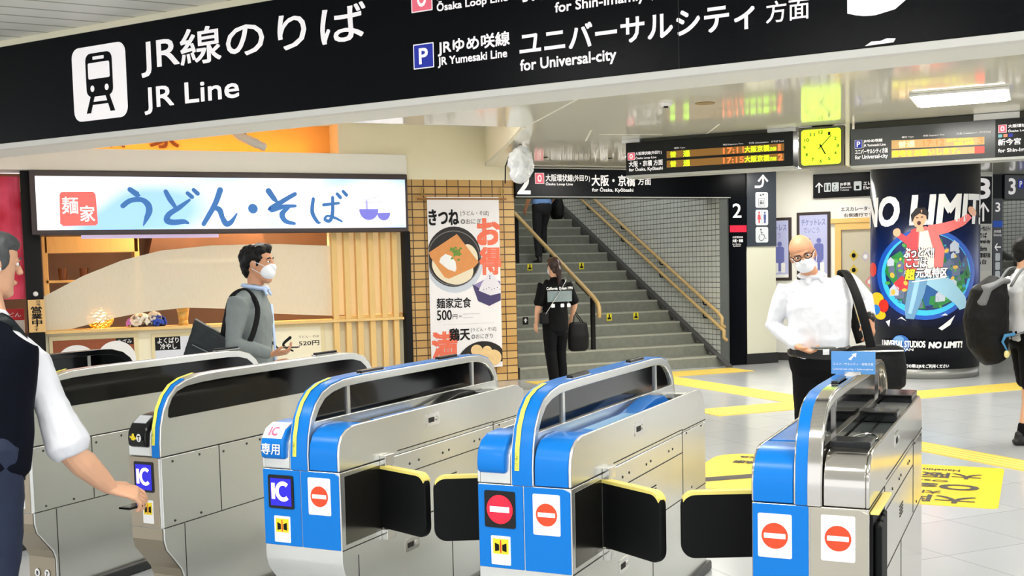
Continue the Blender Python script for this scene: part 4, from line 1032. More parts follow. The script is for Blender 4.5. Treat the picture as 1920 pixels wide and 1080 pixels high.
# ---- platform 3 side
t = thing('platform_poster', 'black and white notice with a big 3 and an arrow, right of the round pillar', 'sign', (8.485, -0.002, 1.30), 0)
MB().box(-0.19, 0.19, -0.006, 0, 0, 1.56).obj('sheet', mat('notice_white', (238, 238, 232), 0.5), t)
flat('black_half', [[(-0.19, 0.78), (0.19, 0.78), (0.19, 1.56), (-0.19, 1.56)]], SIGNK, t, onface(0.0075))
text('3', -0.14, 0.14, 1.20, 1.52, SIGNW, t, onface(0.009), 0.012)
flat('arrow', stroke([(0.0, 0.82), (0.0, 1.10)], 0.04) + stroke([(-0.12, 0.98), (0.0, 1.12), (0.12, 0.98)], 0.04), SIGNW, t, onface(0.009))
for k, s_ in enumerate(('ユニバーサルシティ', 'のりば', 'Universal-city', 'Platform', '環球影城方面', '站台')):
    text(s_, -0.16, 0.16 if k % 2 == 0 else 0.08, 0.66 - 0.11 * k, 0.74 - 0.11 * k, SIGNK, t, onface(0.009), 0.002)
t = thing('platform_marker', 'platform 3 marker with a blue band on the black post at the frame edge', 'sign', (8.815, -0.001, 1.1), 0)
MB().box(-0.11, 0.11, -0.006, 0, 0, 1.4).obj('plate', mat('marker_slate', (44, 50, 58), 0.35), t)
m_ = lambda x, z: (x - 8.815, -0.0075, z - 1.1)
text('3', 8.76, 8.86, 2.28, 2.43, SIGNW, t, m_, 0.003)
flat('blue_band', [[(8.706, 2.02), (8.924, 2.02), (8.924, 2.13), (8.706, 2.13)]], mat('band_blue', (20, 84, 200), 0.5, emit=0.1), t, m_)
text('JRゆめ咲線\nUniversal-city', 8.72, 8.9, 1.86, 1.98, SIGNW, t, m_)
flat('arrow', stroke([(8.76, 1.69), (8.89, 1.69)], 0.022) + stroke([(8.81, 1.75), (8.755, 1.69), (8.81, 1.63)], 0.022), SIGNW, t, m_)
flat('pictogram', [rrect(8.765, 8.87, z, z + 0.13, 0.02) for z in (1.46, 1.31, 1.16)], PICT, t, m_)
t = thing('portal_sign', 'black sign with a 3 over the farther stairs at the frame edge', 'sign', (8.94, -0.0, 2.49), 0)
MB().box(0.0, 3.4, -0.03, 0.4, 0.0, 0.40).obj('panel', mat('marker_slate', (44, 50, 58), 0.35), t, 0.004)
text('3', 0.09, 0.24, 0.08, 0.34, SIGNW, t, onface(0.0315), 0.006)
flat('line_colour', [rrect(0.30, 0.42, 0.18, 0.32, 0.003)], PBLUE, t, onface(0.0315))
text('P', 0.335, 0.39, 0.2, 0.3, SIGNW, t, onface(0.033), 0.002)
text('ユニバーサルシティ方面', 0.46, 1.9, 0.17, 0.33, SIGNW, t, onface(0.0315), 0.003)

# ================================================================== ROUND PILLAR with its wrap
PCX, PCY, PR = 4.745, -2.594, 0.677
t = thing('advertising_pillar', 'round pillar wrapped in a dark blue NO LIMIT! advertisement', 'pillar', (PCX, PCY, 0))
MB().cyl((0, 0), PR, 0.0, 0.13, 96).obj('steel_base', mat('pillar_steel', (150, 150, 146), 0.35, 0.8), t)
WRAP = bpy.data.materials.new('wrap_print'); WRAP.use_nodes = True
nt = WRAP.node_tree; b = nt.nodes['Principled BSDF']
tc = nt.nodes.new('ShaderNodeTexCoord'); sp = nt.nodes.new('ShaderNodeSeparateXYZ'); nt.links.new(tc.outputs['Object'], sp.inputs[0])
mr = nt.nodes.new('ShaderNodeMapRange'); mr.inputs['From Min'].default_value = 0.0; mr.inputs['From Max'].default_value = 2.9; nt.links.new(sp.outputs[2], mr.inputs[0])
cr = nt.nodes.new('ShaderNodeValToRGB')
els = cr.color_ramp.elements
els[0].position = 0.0; els[0].color = lin((5, 6, 12)); els[1].position = 1.0; els[1].color = lin((4, 10, 26))
for p_, c_ in ((0.22, (5, 9, 24)), (0.36, (10, 30, 96)), (0.46, (16, 54, 150)), (0.58, (8, 30, 84)), (0.72, (4, 14, 40))):
    e = els.new(p_); e.color = lin(c_)
nt.links.new(mr.outputs[0], cr.inputs[0]); nt.links.new(cr.outputs[0], b.inputs['Base Color'])
b.inputs['Roughness'].default_value = 0.22; b.inputs['Specular IOR Level'].default_value = 0.25
MB().cyl((0, 0), PR + 0.003, 0.13, 2.9, 96).obj('printed_wrap', WRAP, t)
for p in t.children:
    for f in p.data.polygons: f.use_smooth = len(f.vertices) == 4
A0 = math.atan2(-13.936 - PCY, -6.112 - PCX)          # direction the print faces
def wrap(out):
    def f(s, z):
        a = A0 + s / PR
        r = PR + 0.003 + out
        return (r * math.cos(a), r * math.sin(a), z)
    return f
def AS(f): return PR * math.asin(max(-0.999, min(0.999, f)))
def PX(x, y):  # print coordinates: x across the visible face (-97..97), y down
    return (AS(x / 97.0), 1.55 - (y - 18) * 0.00672)
def wflat(name, polys, m, out):
    res = []
    for p in polys:
        res.append(p)
    # fine strips so the print follows the curve
    bm = bmesh.new()
    for p in res:
        vs = [bm.verts.new((x, z, 0)) for x, z in p]
        bm.faces.new(vs)
    x = -1.2
    while x < 1.2:
        bmesh.ops.bisect_plane(bm, geom=bm.verts[:] + bm.edges[:] + bm.faces[:], plane_co=(x, 0, 0), plane_no=(1, 0, 0)); x += 0.06
    bm.verts.index_update()
    mp = wrap(out)
    mb = MB(); mb.add([mp(v.co.x, v.co.y) for v in bm.verts], [tuple(v.index for v in f.verts) for f in bm.faces])
    bm.free()
    o = mb.obj(name, m, t)
    return o
def pm(*c, **k): return mat('print_%d_%d_%d' % c, c, 0.3, **k)
def pxp(L): return [PX(*p) for p in L]
GL = pm(60, 190, 250); GL2 = pm(20, 110, 220); GB = pm(12, 40, 100)
wflat('globe_glow', [pxp(ell(2, 50, 84, 86, 40))], pm(20, 84, 190), 0.001)
wflat('globe_rim', [pxp(ell(2, 50, 76, 78, 40))], GL, 0.002)
wflat('globe', [pxp(ell(4, 46, 71, 72, 40))], GB, 0.003)
wflat('globe_sea', [pxp(ell(0, 52, 58, 58, 36))], pm(26, 86, 150), 0.0035)
wflat('green_land', [pxp(L) for L in ([(-62, 20), (-40, 5), (-26, 30), (-30, 60), (-50, 70), (-68, 45)], [(46, 60), (66, 50), (70, 80), (50, 100), (38, 84)], [(10, 92), (40, 86), (48, 100), (24, 112), (8, 106)])], pm(36, 130, 60), 0.0045)
wflat('rooftops', [pxp(L) for L in ([(-48, 40), (-36, 28), (-26, 44), (-30, 66), (-46, 60)], [(44, 20), (56, 8), (62, 30), (70, 14), (76, 44), (50, 48)], [(-44, 82), (-22, 66), (-14, 92), (-34, 106)])], pm(74, 88, 120), 0.005)
rg = random.Random(3)
def scatter(name, n, m, out, kind):
    L = []
    while len(L) < n:
        x, y = rg.uniform(-66, 72), rg.uniform(-14, 116)
        if ((x - 2) / 70) ** 2 + ((y - 50) / 70) ** 2 > 1 or ((x - 2) / 34) ** 2 + ((y - 50) / 60) ** 2 < .8: continue
        s = rg.uniform(3, 8)
        if kind == 'tree': L.append(pxp([(x - s, y + s), (x + s, y + s), (x + s * .3, y - s * 1.6), (x - s * .2, y - s * 1.3)]))
        elif kind == 'house': L.append(pxp([(x - s, y + s), (x + s, y + s * .8), (x + s * 1.1, y - s), (x, y - s * 2), (x - s, y - s * .8)]))
        else: L.append(pxp(ell(x, y, s * .7, s * .5, 10, rot=rg.uniform(0, 180))))
    wflat(name, L, m, out)
scatter('trees', 20, pm(30, 112, 54), 0.0048, 'tree'); scatter('bushes', 16, pm(78, 160, 70), 0.005, 'b')
scatter('towers', 16, pm(96, 108, 140), 0.0052, 'house'); scatter('lit_roofs', 10, pm(186, 196, 214), 0.0054, 'house')
scatter('warm_dots', 12, pm(226, 180, 70), 0.0056, 'b'); scatter('teal_water', 12, pm(40, 150, 190), 0.0045, 'b')
wflat('red_tent', [pxp([(-52, 66), (-38, 52), (-22, 62), (-28, 78), (-44, 80)])], pm(200, 50, 60), 0.0055)
wflat('bird', [pxp(L) for L in ([(24, 152), (34, 144), (52, 128), (44, 146), (30, 156)], [(-46, 136), (-38, 130), (-30, 138), (-40, 133)], [(-66, 140), (-58, 136), (-60, 150)], [(28, 128), (36, 124), (40, 128)])], pm(226, 230, 236), 0.0045)
wflat('balloon', [pxp(ell(-82, 100, 13, 16, 20)), pxp(ell(-76, 128, 10, 9, 16))], pm(244, 200, 40), 0.0045)
wflat('balloon_red', [pxp(ell(-70, 110, 9, 13, 16)), pxp(ell(-90, 40, 7, 14, 16))], pm(214, 50, 40), 0.005)
wflat('balloon_blue', [pxp(ell(-84, 118, 8, 10, 16))], pm(40, 130, 220), 0.0055)
# leaping person in a coral jacket
JK = pm(246, 120, 118); JK2 = pm(226, 74, 84); JN = pm(150, 196, 222); JN2 = pm(104, 150, 190); SKP = pm(238, 180, 146); HRP = pm(26, 18, 20)
wflat('raised_arm', [pxp(stroke([(8, -30), (36, -36), (62, -46), (76, -58)], [22, 20, 15, 11])[k]) for k in range(3)], JK, 0.007)
wflat('hand', [pxp(ell(80, -66, 6, 10, 16, rot=-30)), pxp(ell(-46, -30, 6, 8, 16))], SKP, 0.0075)
wflat('left_arm', [pxp(s_) for s_ in stroke([(-12, -28), (-30, -14), (-44, -26)], [18, 16, 10])], JK2, 0.0065)
wflat('jacket', [pxp([(-22, -34), (2, -40), (20, -32), (34, 6), (30, 44), (14, 52), (-14, 50), (-34, 40), (-32, 8)])], JK, 0.008)
wflat('jacket_shade', [pxp([(-22, -34), (-10, -38), (-12, 10), (-20, 44), (-34, 40), (-32, 8)])], JK2, 0.0085)
wflat('shirt', [pxp([(-8, -30), (6, -32), (16, 10), (16, 44), (-10, 46), (-10, 6)])], pm(236, 226, 222), 0.0085)
wflat('leg', [pxp(s_) for s_ in stroke([(2, 48), (36, 74), (60, 100), (66, 116)], [32, 30, 22, 14])], JN, 0.008)
wflat('leg', [pxp(s_) for s_ in stroke([(-8, 48), (-14, 84), (-22, 116), (-24, 134)], [32, 29, 22, 14])], JN2, 0.009)
wflat('leg_highlight', [pxp(s_) for s_ in stroke([(-10, 54), (-18, 96), (-24, 124)], [8, 8, 6])], JN, 0.0095)
wflat('shoe', [pxp([(80, 84), (90, 76), (94, 110), (86, 132), (78, 118)])], pm(110, 96, 84), 0.009)
wflat('streamers', [pxp(s_) for s_ in stroke([(86, 126), (80, 148), (72, 164)], 3) + stroke([(88, 128), (86, 150), (82, 160)], 3)], pm(200, 190, 170), 0.009)
wflat('head', [pxp(ell(-8, -54, 11, 17, 24, rot=10)), pxp([(-12, -42), (-3, -42), (0, -30), (-14, -30)])], SKP, 0.010)
wflat('hair', [pxp([(-21, -46), (-23, -62), (-14, -74), (0, -75), (7, -66), (6, -50), (2, -60), (-8, -64), (-16, -58)])], HRP, 0.0105)
wflat('eyes_mouth', [pxp(ell(-12, -56, 2.4, 1.2, 12)), pxp(ell(-4, -57, 2.4, 1.2, 12)), pxp(ell(-9, -46, 3.4, 4, 14))], pm(70, 30, 30), 0.011)
wflat('raised_fist', [pxp(ell(-48, -30, 5, 7, 14))], SKP, 0.0105)
def wtext(s, x0, x1, y0, y1, m, out=0.012, bold=0.0, slant=0.0, name='lettering'):
    a, b_ = PX(x0, y0), PX(x1, y1)
    text(s, a[0], b_[0], b_[1], a[1], m, t, wrap(out), bold, name, 0.05, slant)
LW = mat('print_white', (244, 244, 246), 0.35)
wtext('NO LIMIT!', -96, 95, -97, -44, LW, 0.006, 0.016, 0.12)
PSH = pm(20, 20, 34)
for s_, a_ in (('ぶっとべ!!', (-34, 16, 0, 18)), ('ここは', (-30, 4, 20, 36)), ('超', (-32, -16, 40, 60)), ('元気特区', (-14, 38, 38, 56))):
    wtext(s_, *a_, PSH, 0.0118, 0.012, 0.1, name='lettering_outline')
wtext('ぶっとべ!!', -34, 16, 0, 18, LW, 0.013, 0.004, 0.1)
wtext('ここは', -30, 4, 20, 36, LW, 0.013, 0.004, 0.1)
wtext('超', -32, -16, 40, 60, pm(246, 220, 40), 0.013, 0.005, 0.1)
wtext('元気特区', -14, 38, 38, 56, LW, 0.013, 0.004, 0.1)
wflat('text_rule', [pxp([(-20, 63), (36, 55), (36, 57), (-20, 65)])], LW, 0.013)
wflat('logo_globe', [pxp(ell(-40, 182, 16, 17, 28))], pm(40, 100, 180), 0.003)
wflat('logo_globe_light', [pxp(ell(-43, 174, 9, 7, 20))], pm(110, 160, 210), 0.004)
wtext('UNIVERSAL STUDIOS', -72, 2, 176, 188, LW, 0.006, 0.003)
wtext('JAPAN', -46, -18, 190, 196, LW, 0.006, 0.001)
wtext('NO LIMIT!', 8, 64, 178, 189, LW, 0.006, 0.005, 0.12)
wtext('ご旅行の際はJRをご利用ください', -42, 42, 220, 228, LW, 0.006, 0.0012)
wflat('small_print_rule', [pxp([(-56, 232), (56, 232), (56, 232.8), (-56, 232.8)])], pm(90, 96, 110), 0.006)

# ================================================================== NOODLE SHOP
t = thing('shop_sign', 'lit white noodle shop signboard reading うどん・そば in blue', 'sign', (-3.81, -0.03, 2.03), 0)
FRB = mat('sign_frame_brown', (58, 46, 46), 0.4)
MB().box(-2.23, 2.23, -0.17, 0.0, 0.0, 0.728).obj('frame', FRB, t, 0.01)
LIT = bpy.data.materials.new('lit_panel'); LIT.use_nodes = True
nt = LIT.node_tree; b = nt.nodes['Principled BSDF']
tc = nt.nodes.new('ShaderNodeTexCoord'); mp = nt.nodes.new('ShaderNodeMapping'); mp.inputs['Scale'].default_value = (1.1, 1, 1.4); nt.links.new(tc.outputs['Object'], mp.inputs[0])
n = nt.nodes.new('ShaderNodeTexNoise'); n.inputs['Scale'].default_value = 1.0; n.inputs['Detail'].default_value = 0; nt.links.new(mp.outputs[0], n.inputs['Vector'])
cr = nt.nodes.new('ShaderNodeValToRGB'); cr.color_ramp.elements[0].position = 0.35; cr.color_ramp.elements[0].color = lin((150, 196, 250)); cr.color_ramp.elements[1].position = 0.6; cr.color_ramp.elements[1].color = lin((250, 246, 252))
nt.links.new(n.outputs['Fac'], cr.inputs[0]); nt.links.new(cr.outputs[0], b.inputs['Base Color']); nt.links.new(cr.outputs[0], b.inputs['Emission Color']); b.inputs['Emission Strength'].default_value = 0.42
flat('lit_face', [[(-2.17, 0.055), (2.195, 0.055), (2.195, 0.665), (-2.17, 0.665)]], LIT, t, onface(0.172))
K1, K2 = onface(0.174), onface(0.1755)
def SX_(x): return x + 3.81
def SZ_(z): return z - 2.03
RS = mat('seal_red', (240, 106, 100), 0.5, emit=0.3)
flat('seal', [[(-1.93, 0.13), (-1.92, 0.46), (-1.9, 0.485), (-1.56, 0.49), (-1.535, 0.46), (-1.525, 0.13), (-1.55, 0.105), (-1.9, 0.10)]], RS, t, K1)
text('麺', -1.90, -1.73, 0.24, 0.43, SIGNW, t, K2, 0.003)
text('家', -1.71, -1.555, 0.15, 0.33, SIGNW, t, K2, 0.003)
BR = mat('brush_blue', (52, 110, 178), 0.5, emit=0.25)
def brush(L):
    polys = []
    for pts, ws in L:
        # smooth the stroke
        P, Wd = [], []
        for i in range(len(pts) - 1):
            for k in range(6):
                u = k / 6
                p0 = pts[max(i - 1, 0)]; p1 = pts[i]; p2 = pts[i + 1]; p3 = pts[min(i + 2, len(pts) - 1)]
                f = lambda a, b, c, d: 0.5 * (2 * b + (c - a) * u + (2 * a - 5 * b + 4 * c - d) * u * u + (3 * b - a - 3 * c + d) * u ** 3)
                P.append((f(p0[0], p1[0], p2[0], p3[0]), f(p0[1], p1[1], p2[1], p3[1])))
                Wd.append(ws[i] * (1 - u) + ws[i + 1] * u)
        P.append(pts[-1]); Wd.append(ws[-1])
        polys += stroke(P, Wd)
        polys.append(ell(P[0][0], P[0][1], Wd[0] / 2, Wd[0] / 2, 12)); polys.append(ell(P[-1][0], P[-1][1], Wd[-1] / 2, Wd[-1] / 2, 12))
    return polys
def glyph(L, x0, x1, z0, z1):
    out = []
    for pts, ws in L:
        out.append(([(x0 + (x1 - x0) * a, z0 + (z1 - z0) * b_) for a, b_ in pts], [1.3 * w * (z1 - z0) for w in ws]))
    return flat('brush_lettering', brush(out), BR, t, K1)
za, zb = 0.10, 0.54
glyph([([(0.30, 0.95), (0.55, 0.82), (0.62, 0.80)], [0.1, 0.12, 0.05]), ([(0.02, 0.52), (0.3, 0.66), (0.7, 0.68), (0.92, 0.55), (0.95, 0.38), (0.85, 0.2), (0.72, 0.0)], [0.1, 0.1, 0.1, 0.13, 0.13, 0.1, 0.02])], SX_(-5.06), SX_(-4.75), za, zb)   # う
glyph([([(0.08, 0.9), (0.2, 0.68), (0.38, 0.42)], [0.09, 0.11, 0.06]), ([(0.75, 0.68), (0.45, 0.48), (0.15, 0.3), (0.08, 0.14), (0.25, 0.08), (0.55, 0.1), (0.68, 0.06)], [0.05, 0.1, 0.11, 0.13, 0.12, 0.1, 0.05]), ([(0.70, 0.86), (0.82, 0.76)], [0.08, 0.09]), ([(0.88, 0.95), (0.99, 0.85)], [0.08, 0.09])], SX_(-4.60), SX_(-4.20), za, zb)  # ど
glyph([([(0.55, 0.95), (0.38, 0.55), (0.05, 0.03)], [0.12, 0.11, 0.09]), ([(0.05, 0.03), (0.3, 0.42), (0.5, 0.42), (0.58, 0.2), (0.68, 0.04), (0.82, 0.08), (1.0, 0.32)], [0.08, 0.08, 0.12, 0.1, 0.13, 0.1, 0.02])], SX_(-4.17), SX_(-3.75), za, zb)  # ん
glyph([([(0.5, 0.45), (0.52, 0.44)], [0.2, 0.2])], SX_(-3.63), SX_(-3.49), za, zb)  # dot
glyph([([(0.08, 0.93), (0.25, 0.72), (0.35, 0.64)], [0.13, 0.11, 0.05]), ([(0.95, 0.85), (0.55, 0.66), (0.12, 0.42), (0.55, 0.5), (0.95, 0.52)], [0.09, 0.1, 0.13, 0.09, 0.06]), ([(0.75, 0.5), (0.5, 0.3), (0.6, 0.1), (0.9, 0.03)], [0.06, 0.12, 0.1, 0.06])], SX_(-3.39), SX_(-3.02), za, zb)  # そ
glyph([([(0.10, 0.72), (0.06, 0.35), (0.18, 0.08), (0.26, 0.05)], [0.07, 0.09, 0.08, 0.03]), ([(0.36, 0.55), (0.75, 0.60)], [0.07, 0.06]), ([(0.60, 0.76), (0.58, 0.3), (0.5, 0.1), (0.38, 0.14), (0.45, 0.24), (0.65, 0.18), (0.82, 0.08)], [0.07, 0.08, 0.08, 0.07, 0.05, 0.06, 0.04]), ([(0.72, 0.86), (0.8, 0.76)], [0.07, 0.08]), ([(0.88, 0.93), (0.96, 0.83)], [0.07, 0.08])], SX_(-2.86), SX_(-2.37), za, zb)  # ば
BW = mat('bowl_violet', (120, 120, 214), 0.5, emit=0.3)
flat('bowl_logo', [[(SX_(-2.23), 0.29), (SX_(-1.98), 0.29)] + [(SX_(-2.105) + 0.125 * math.cos(rad(a)), 0.28 + 0.13 * math.sin(rad(a))) for a in range(-5, -176, -15)], [(SX_(-2.0), 0.24), (SX_(-1.82), 0.245)] + [(SX_(-1.91) + 0.085 * math.cos(rad(a)), 0.235 + 0.09 * math.sin(rad(a))) for a in range(-5, -176, -15)]], BW, t, K1)
flat('noodle_logo', stroke([(SX_(-2.21), 0.37), (SX_(-1.93), 0.38)], 0.008) + stroke([(SX_(-2.17), 0.40), (SX_(-1.95), 0.45)], 0.008) + stroke([(SX_(-2.13), 0.29), (SX_(-2.13), 0.40)], 0.03), mat('noodle_lilac', (176, 176, 232), 0.5, emit=0.3), t, K1)

# carved letters in the orange niche, and its concealed strip lamp
CH = mat('carved_brown', (110, 64, 30), 0.6)
t = thing('carved_letter', 'first carved brown character, 麺, on the orange wall over the shop sign', 'letter', (-5.12, 0.415, 3.10), 0)
text('麺', -0.17, 0.17, 0.0, 0.31, CH, t, onface(0.02), 0.006)
MB().box(-0.02, 0.02, -0.018, 0.0, 0.1, 0.28).obj('backing_peg', CH, t)
t = thing('carved_letter', 'second carved brown character, 家, on the orange wall over the shop sign', 'letter', (-4.49, 0.415, 3.10), 0)
text('家', -0.17, 0.17, 0.0, 0.31, CH, t, onface(0.02), 0.006)
MB().box(-0.02, 0.02, -0.018, 0.0, 0.1, 0.28).obj('backing_peg', CH, t)
tag(MB().box(-8.6, -2.7, 0.20, 0.24, 3.02, 3.045).obj('strip_lamp', mat('strip_warm', (255, 178, 84), 0.5, emit=7.5)), 'warm strip lamp lying on the ledge below the orange wall', 'lamp')

# window film, lattice, counter pictures
FILM = bpy.data.materials.new('frosted_film'); FILM.use_nodes = True
nt = FILM.node_tree; b = nt.nodes['Principled BSDF']
b.inputs['Roughness'].default_value = 0.6; b.inputs['Alpha'].default_value = 0.72
tc = nt.nodes.new('ShaderNodeTexCoord'); mp = nt.nodes.new('ShaderNodeMapping'); mp.inputs['Scale'].default_value = (60, 1, 6); nt.links.new(tc.outputs['Object'], mp.inputs[0])
n = nt.nodes.new('ShaderNodeTexNoise'); n.inputs['Scale'].default_value = 2; nt.links.new(mp.outputs[0], n.inputs['Vector'])
mx = nt.nodes.new('ShaderNodeMix'); mx.data_type = 'RGBA'; mx.inputs['A'].default_value = lin((236, 226, 200)); mx.inputs['B'].default_value = lin((250, 244, 224)); nt.links.new(n.outputs['Fac'], mx.inputs['Factor']); nt.links.new(mx.outputs['Result'], b.inputs['Base Color'])
up = [(-5.95, 1.33), (-5.51, 1.56), (-5.07, 1.733), (-4.63, 1.84), (-4.02, 1.895), (-3.65, 1.90), (-3.2, 1.90), (-2.55, 1.87)]
lo = [(-2.555, 0.976), (-3.28, 1.03), (-3.81, 1.11), (-4.36, 1.145), (-4.81, 1.114), (-5.19, 1.052), (-5.68, 0.94), (-5.95, 0.935)]
tag(MB().prism(up + lo, 0.068, 0.0735, 'Y').obj('window_film', FILM), 'pale linen-look arched film on the noodle shop window', 'window film')
t = thing('lattice_screen', 'pale wooden slat screen right of the noodle shop window', 'screen', (-2.1, 0.0, 0.0), 0)
for x in (-2.515, -2.355, -2.20, -2.035, -1.87, -1.715):
    MB().box(x + 2.1 - 0.035, x + 2.1 + 0.035, 0.0, 0.085, 0.0, 2.04).obj('slat', WOOD, t, 0.003)
MB().box(-0.45, 0.48, 0.04, 0.09, 0.93, 0.97).obj('rail', WOOD, t)
def menu(x0, x1, z0, z1, label):
    t = thing('menu_poster', label, 'poster', ((x0 + x1) / 2, 0.098, z0), 0)
    w, h = (x1 - x0) / 2, z1 - z0
    MB().box(-w, w, -0.02, 0, 0, h).obj('frame', mat('menu_frame', (236, 222, 176), 0.5), t, 0.004)
    return t, w, h
t, w, h = menu(-5.92, -4.93, 0.22, 0.86, 'framed picture of two white noodle plates on rust-brown under the counter')
flat('print', [[(-w + .04, .04), (w - .05, .04), (w - .05, h - .05), (-w + .04, h - .05)]], mat('menu_rust', (150, 76, 36), 0.5, noise=0.3, nscale=40), t, onface(0.0215))
flat('plate', [ell(-0.2, 0.30, 0.23, 0.23), ell(0.24, 0.34, 0.22, 0.22)], WHITE, t, onface(0.023))
flat('noodles', [ell(-0.2, 0.31, 0.12, 0.10), ell(0.24, 0.34, 0.11, 0.10)], mat('noodle_tan', (226, 196, 130), 0.6), t, onface(0.0245))
flat('label_block', [[(0.24, h - .13), (0.44, h - .13), (0.44, h - .05), (0.24, h - .05)]], MBLACK, t, onface(0.0225))
text('きざみ', 0.26, 0.42, h - .115, h - .065, WHITE, t, onface(0.024))
t, w, h = menu(-4.78, -3.95, 0.22, 0.84, 'framed picture of a dumpling and greens with black lettering under the counter')
flat('print', [[(-w + .04, .04), (w - .04, .04), (w - .04, h - .04), (-w + .04, h - .04)]], mat('menu_pale', (226, 230, 240), 0.5), t, onface(0.0215))
flat('dark_corner', [[(-w + .04, h - .2), (-0.08, h - .2), (-0.08, h - .04), (-w + .04, h - .04)]], MBLACK, t, onface(0.0225))
text('よくばり\n冷やし', -w + .07, -0.1, h - .19, h - .05, WHITE, t, onface(0.024), 0.001)
flat('dumpling', [ell(0.13, 0.36, 0.15, 0.12)], mat('dumpling_cream', (240, 214, 160), 0.6), t, onface(0.023))
flat('greens', [ell(-0.1 + 0.05 * k, 0.22 + 0.03 * (k % 2), 0.06, 0.07, 14) for k in range(5)], mat('greens', (76, 96, 50), 0.6), t, onface(0.0245))
t, w, h = menu(-3.45, -2.66, 0.25, 0.90, 'cream framed menu with brush lettering and the price 520円 under the counter')
flat('print', [[(-w + .05, .05), (w - .05, .05), (w - .05, h - .05), (-w + .05, h - .05)]], mat('menu_cream', (250, 242, 214), 0.6), t, onface(0.0215))
flat('brush_mark', brush([([(-0.05, 0.47), (-0.14, 0.38), (-0.02, 0.30)], [0.04, 0.03, 0.02]), ([(-0.3, 0.45), (-0.2, 0.33)], [0.03, 0.02])]), MBLACK, t, onface(0.023))
text('うどん・そば', 0.06, 0.32, 0.46, 0.49, mat('menu_ink', (110, 90, 60), 0.6), t, onface(0.023))
text('520円', 0.06, 0.32, 0.36, 0.42, MBLACK, t, onface(0.023), 0.001)

# plate and round light on the black post
t = thing('open_plaque', 'wooden plaque reading 営業中 hanging on the black shop post', 'plaque', (-6.035, -0.064, 0.925), 0)
MB().box(-0.088, 0.088, -0.015, 0, 0, 0.375).obj('board', mat('plaque_wood', (232, 190, 124), 0.5, noise=0.08, nscale=5, stretch=(8, 8, 1)), t, 0.003)
text('只\n今', 0.0, 0.045, 0.30, 0.365, MBLACK, t, onface(0.0165), 0.0006)
text('営', -0.055, 0.055, 0.225, 0.295, MBLACK, t, onface(0.0165), 0.0025)
text('業', -0.055, 0.055, 0.15, 0.218, MBLACK, t, onface(0.0165), 0.0025)
text('中', -0.05, 0.05, 0.08, 0.145, MBLACK, t, onface(0.0165), 0.004)
text('で\nす', -0.03, 0.01, 0.015, 0.075, MBLACK, t, onface(0.0165), 0.0006)
MB().ball((0.0, -0.02, 0.44), 0.028).obj('hook_knob', WHITE, t, smooth=True)

# red noren and the shelf below it, left of the post
NR = bpy.data.materials.new('noren_red'); NR.use_nodes = True
nt = NR.node_tree; b = nt.nodes['Principled BSDF']; b.inputs['Roughness'].default_value = 0.8
tc = nt.nodes.new('ShaderNodeTexCoord'); vo = nt.nodes.new('ShaderNodeTexVoronoi'); vo.inputs['Scale'].default_value = 5; nt.links.new(tc.outputs['Object'], vo.inputs['Vector'])
cr = nt.nodes.new('ShaderNodeValToRGB'); cr.color_ramp.elements[0].color = lin((196, 16, 50)); cr.color_ramp.elements[1].color = lin((238, 90, 120)); nt.links.new(vo.outputs['Distance'], cr.inputs[0]); nt.links.new(cr.outputs[0], b.inputs['Base Color'])
mb = MB(); N = 40
vs = []
for i in range(N + 1):
    x = -8.6 + (8.6 - 6.14) * i / N
    y = 0.0 + 0.02 * math.sin(i * 1.3)
    vs += [(x, y, 1.31), (x, y, 2.70)]
mb.add(vs, [(2 * i, 2 * i + 2, 2 * i + 3, 2 * i + 1) for i in range(N)])
nor = mb.obj('noren_curtain', NR); sm = nor.modifiers.new('s', 'SOLIDIFY'); sm.thickness = 0.006
tag(nor, 'red patterned cloth curtain hanging left of the black shop post', 'curtain')
t = thing('display_shelf', 'dark wooden shelf unit under the red curtain', 'shelf', (-6.9, 0.4, 0), 0)
DW = mat('dark_wood', (60, 38, 26), 0.5, noise=0.2, nscale=6)
MB().box(-0.75, 0.74, -0.25, 0.25, 0.0, 0.86).obj('cabinet', DW, t, 0.006)
MB().box(-0.77, 0.76, -0.27, 0.27, 0.86, 0.90).obj('top_board', DW, t, 0.004)
t = thing('leaflet_box', 'red and white box on the dark shelf under the red curtain', 'box', (-6.32, 0.36, 0.90), 0)
MB().box(-0.13, 0.15, -0.08, 0.08, 0, 0.16).obj('carton', mat('carton_white', (240, 232, 220), 0.6), t, 0.004)
MB().box(-0.131, 0.151, -0.082, 0.06, 0.16, 0.29).obj('lid', mat('carton_red', (206, 40, 44), 0.6), t, 0.004)
text('うどん', -0.1, 0.12, 0.2, 0.25, WHITE, t, onface(0.0835))
t = thing('sauce_jar', 'pale ceramic jar beside the red box on the shelf', 'jar', (-6.62, 0.34, 0.90), 0)
prof = [(0.05, 0.0), (0.07, 0.05), (0.07, 0.16), (0.045, 0.21), (0.045, 0.24)]
mb = MB()
for (r0, a0), (r1, a1) in zip(prof, prof[1:]): mb.cyl((0, 0), r0, a0, a1, 20, r1)
mb.obj('body', mat('jar_cream', (232, 216, 186), 0.3), t, smooth=True)
MB().cyl((0, 0), 0.05, 0.24, 0.265, 20).obj('lid', DW, t, 0.003)

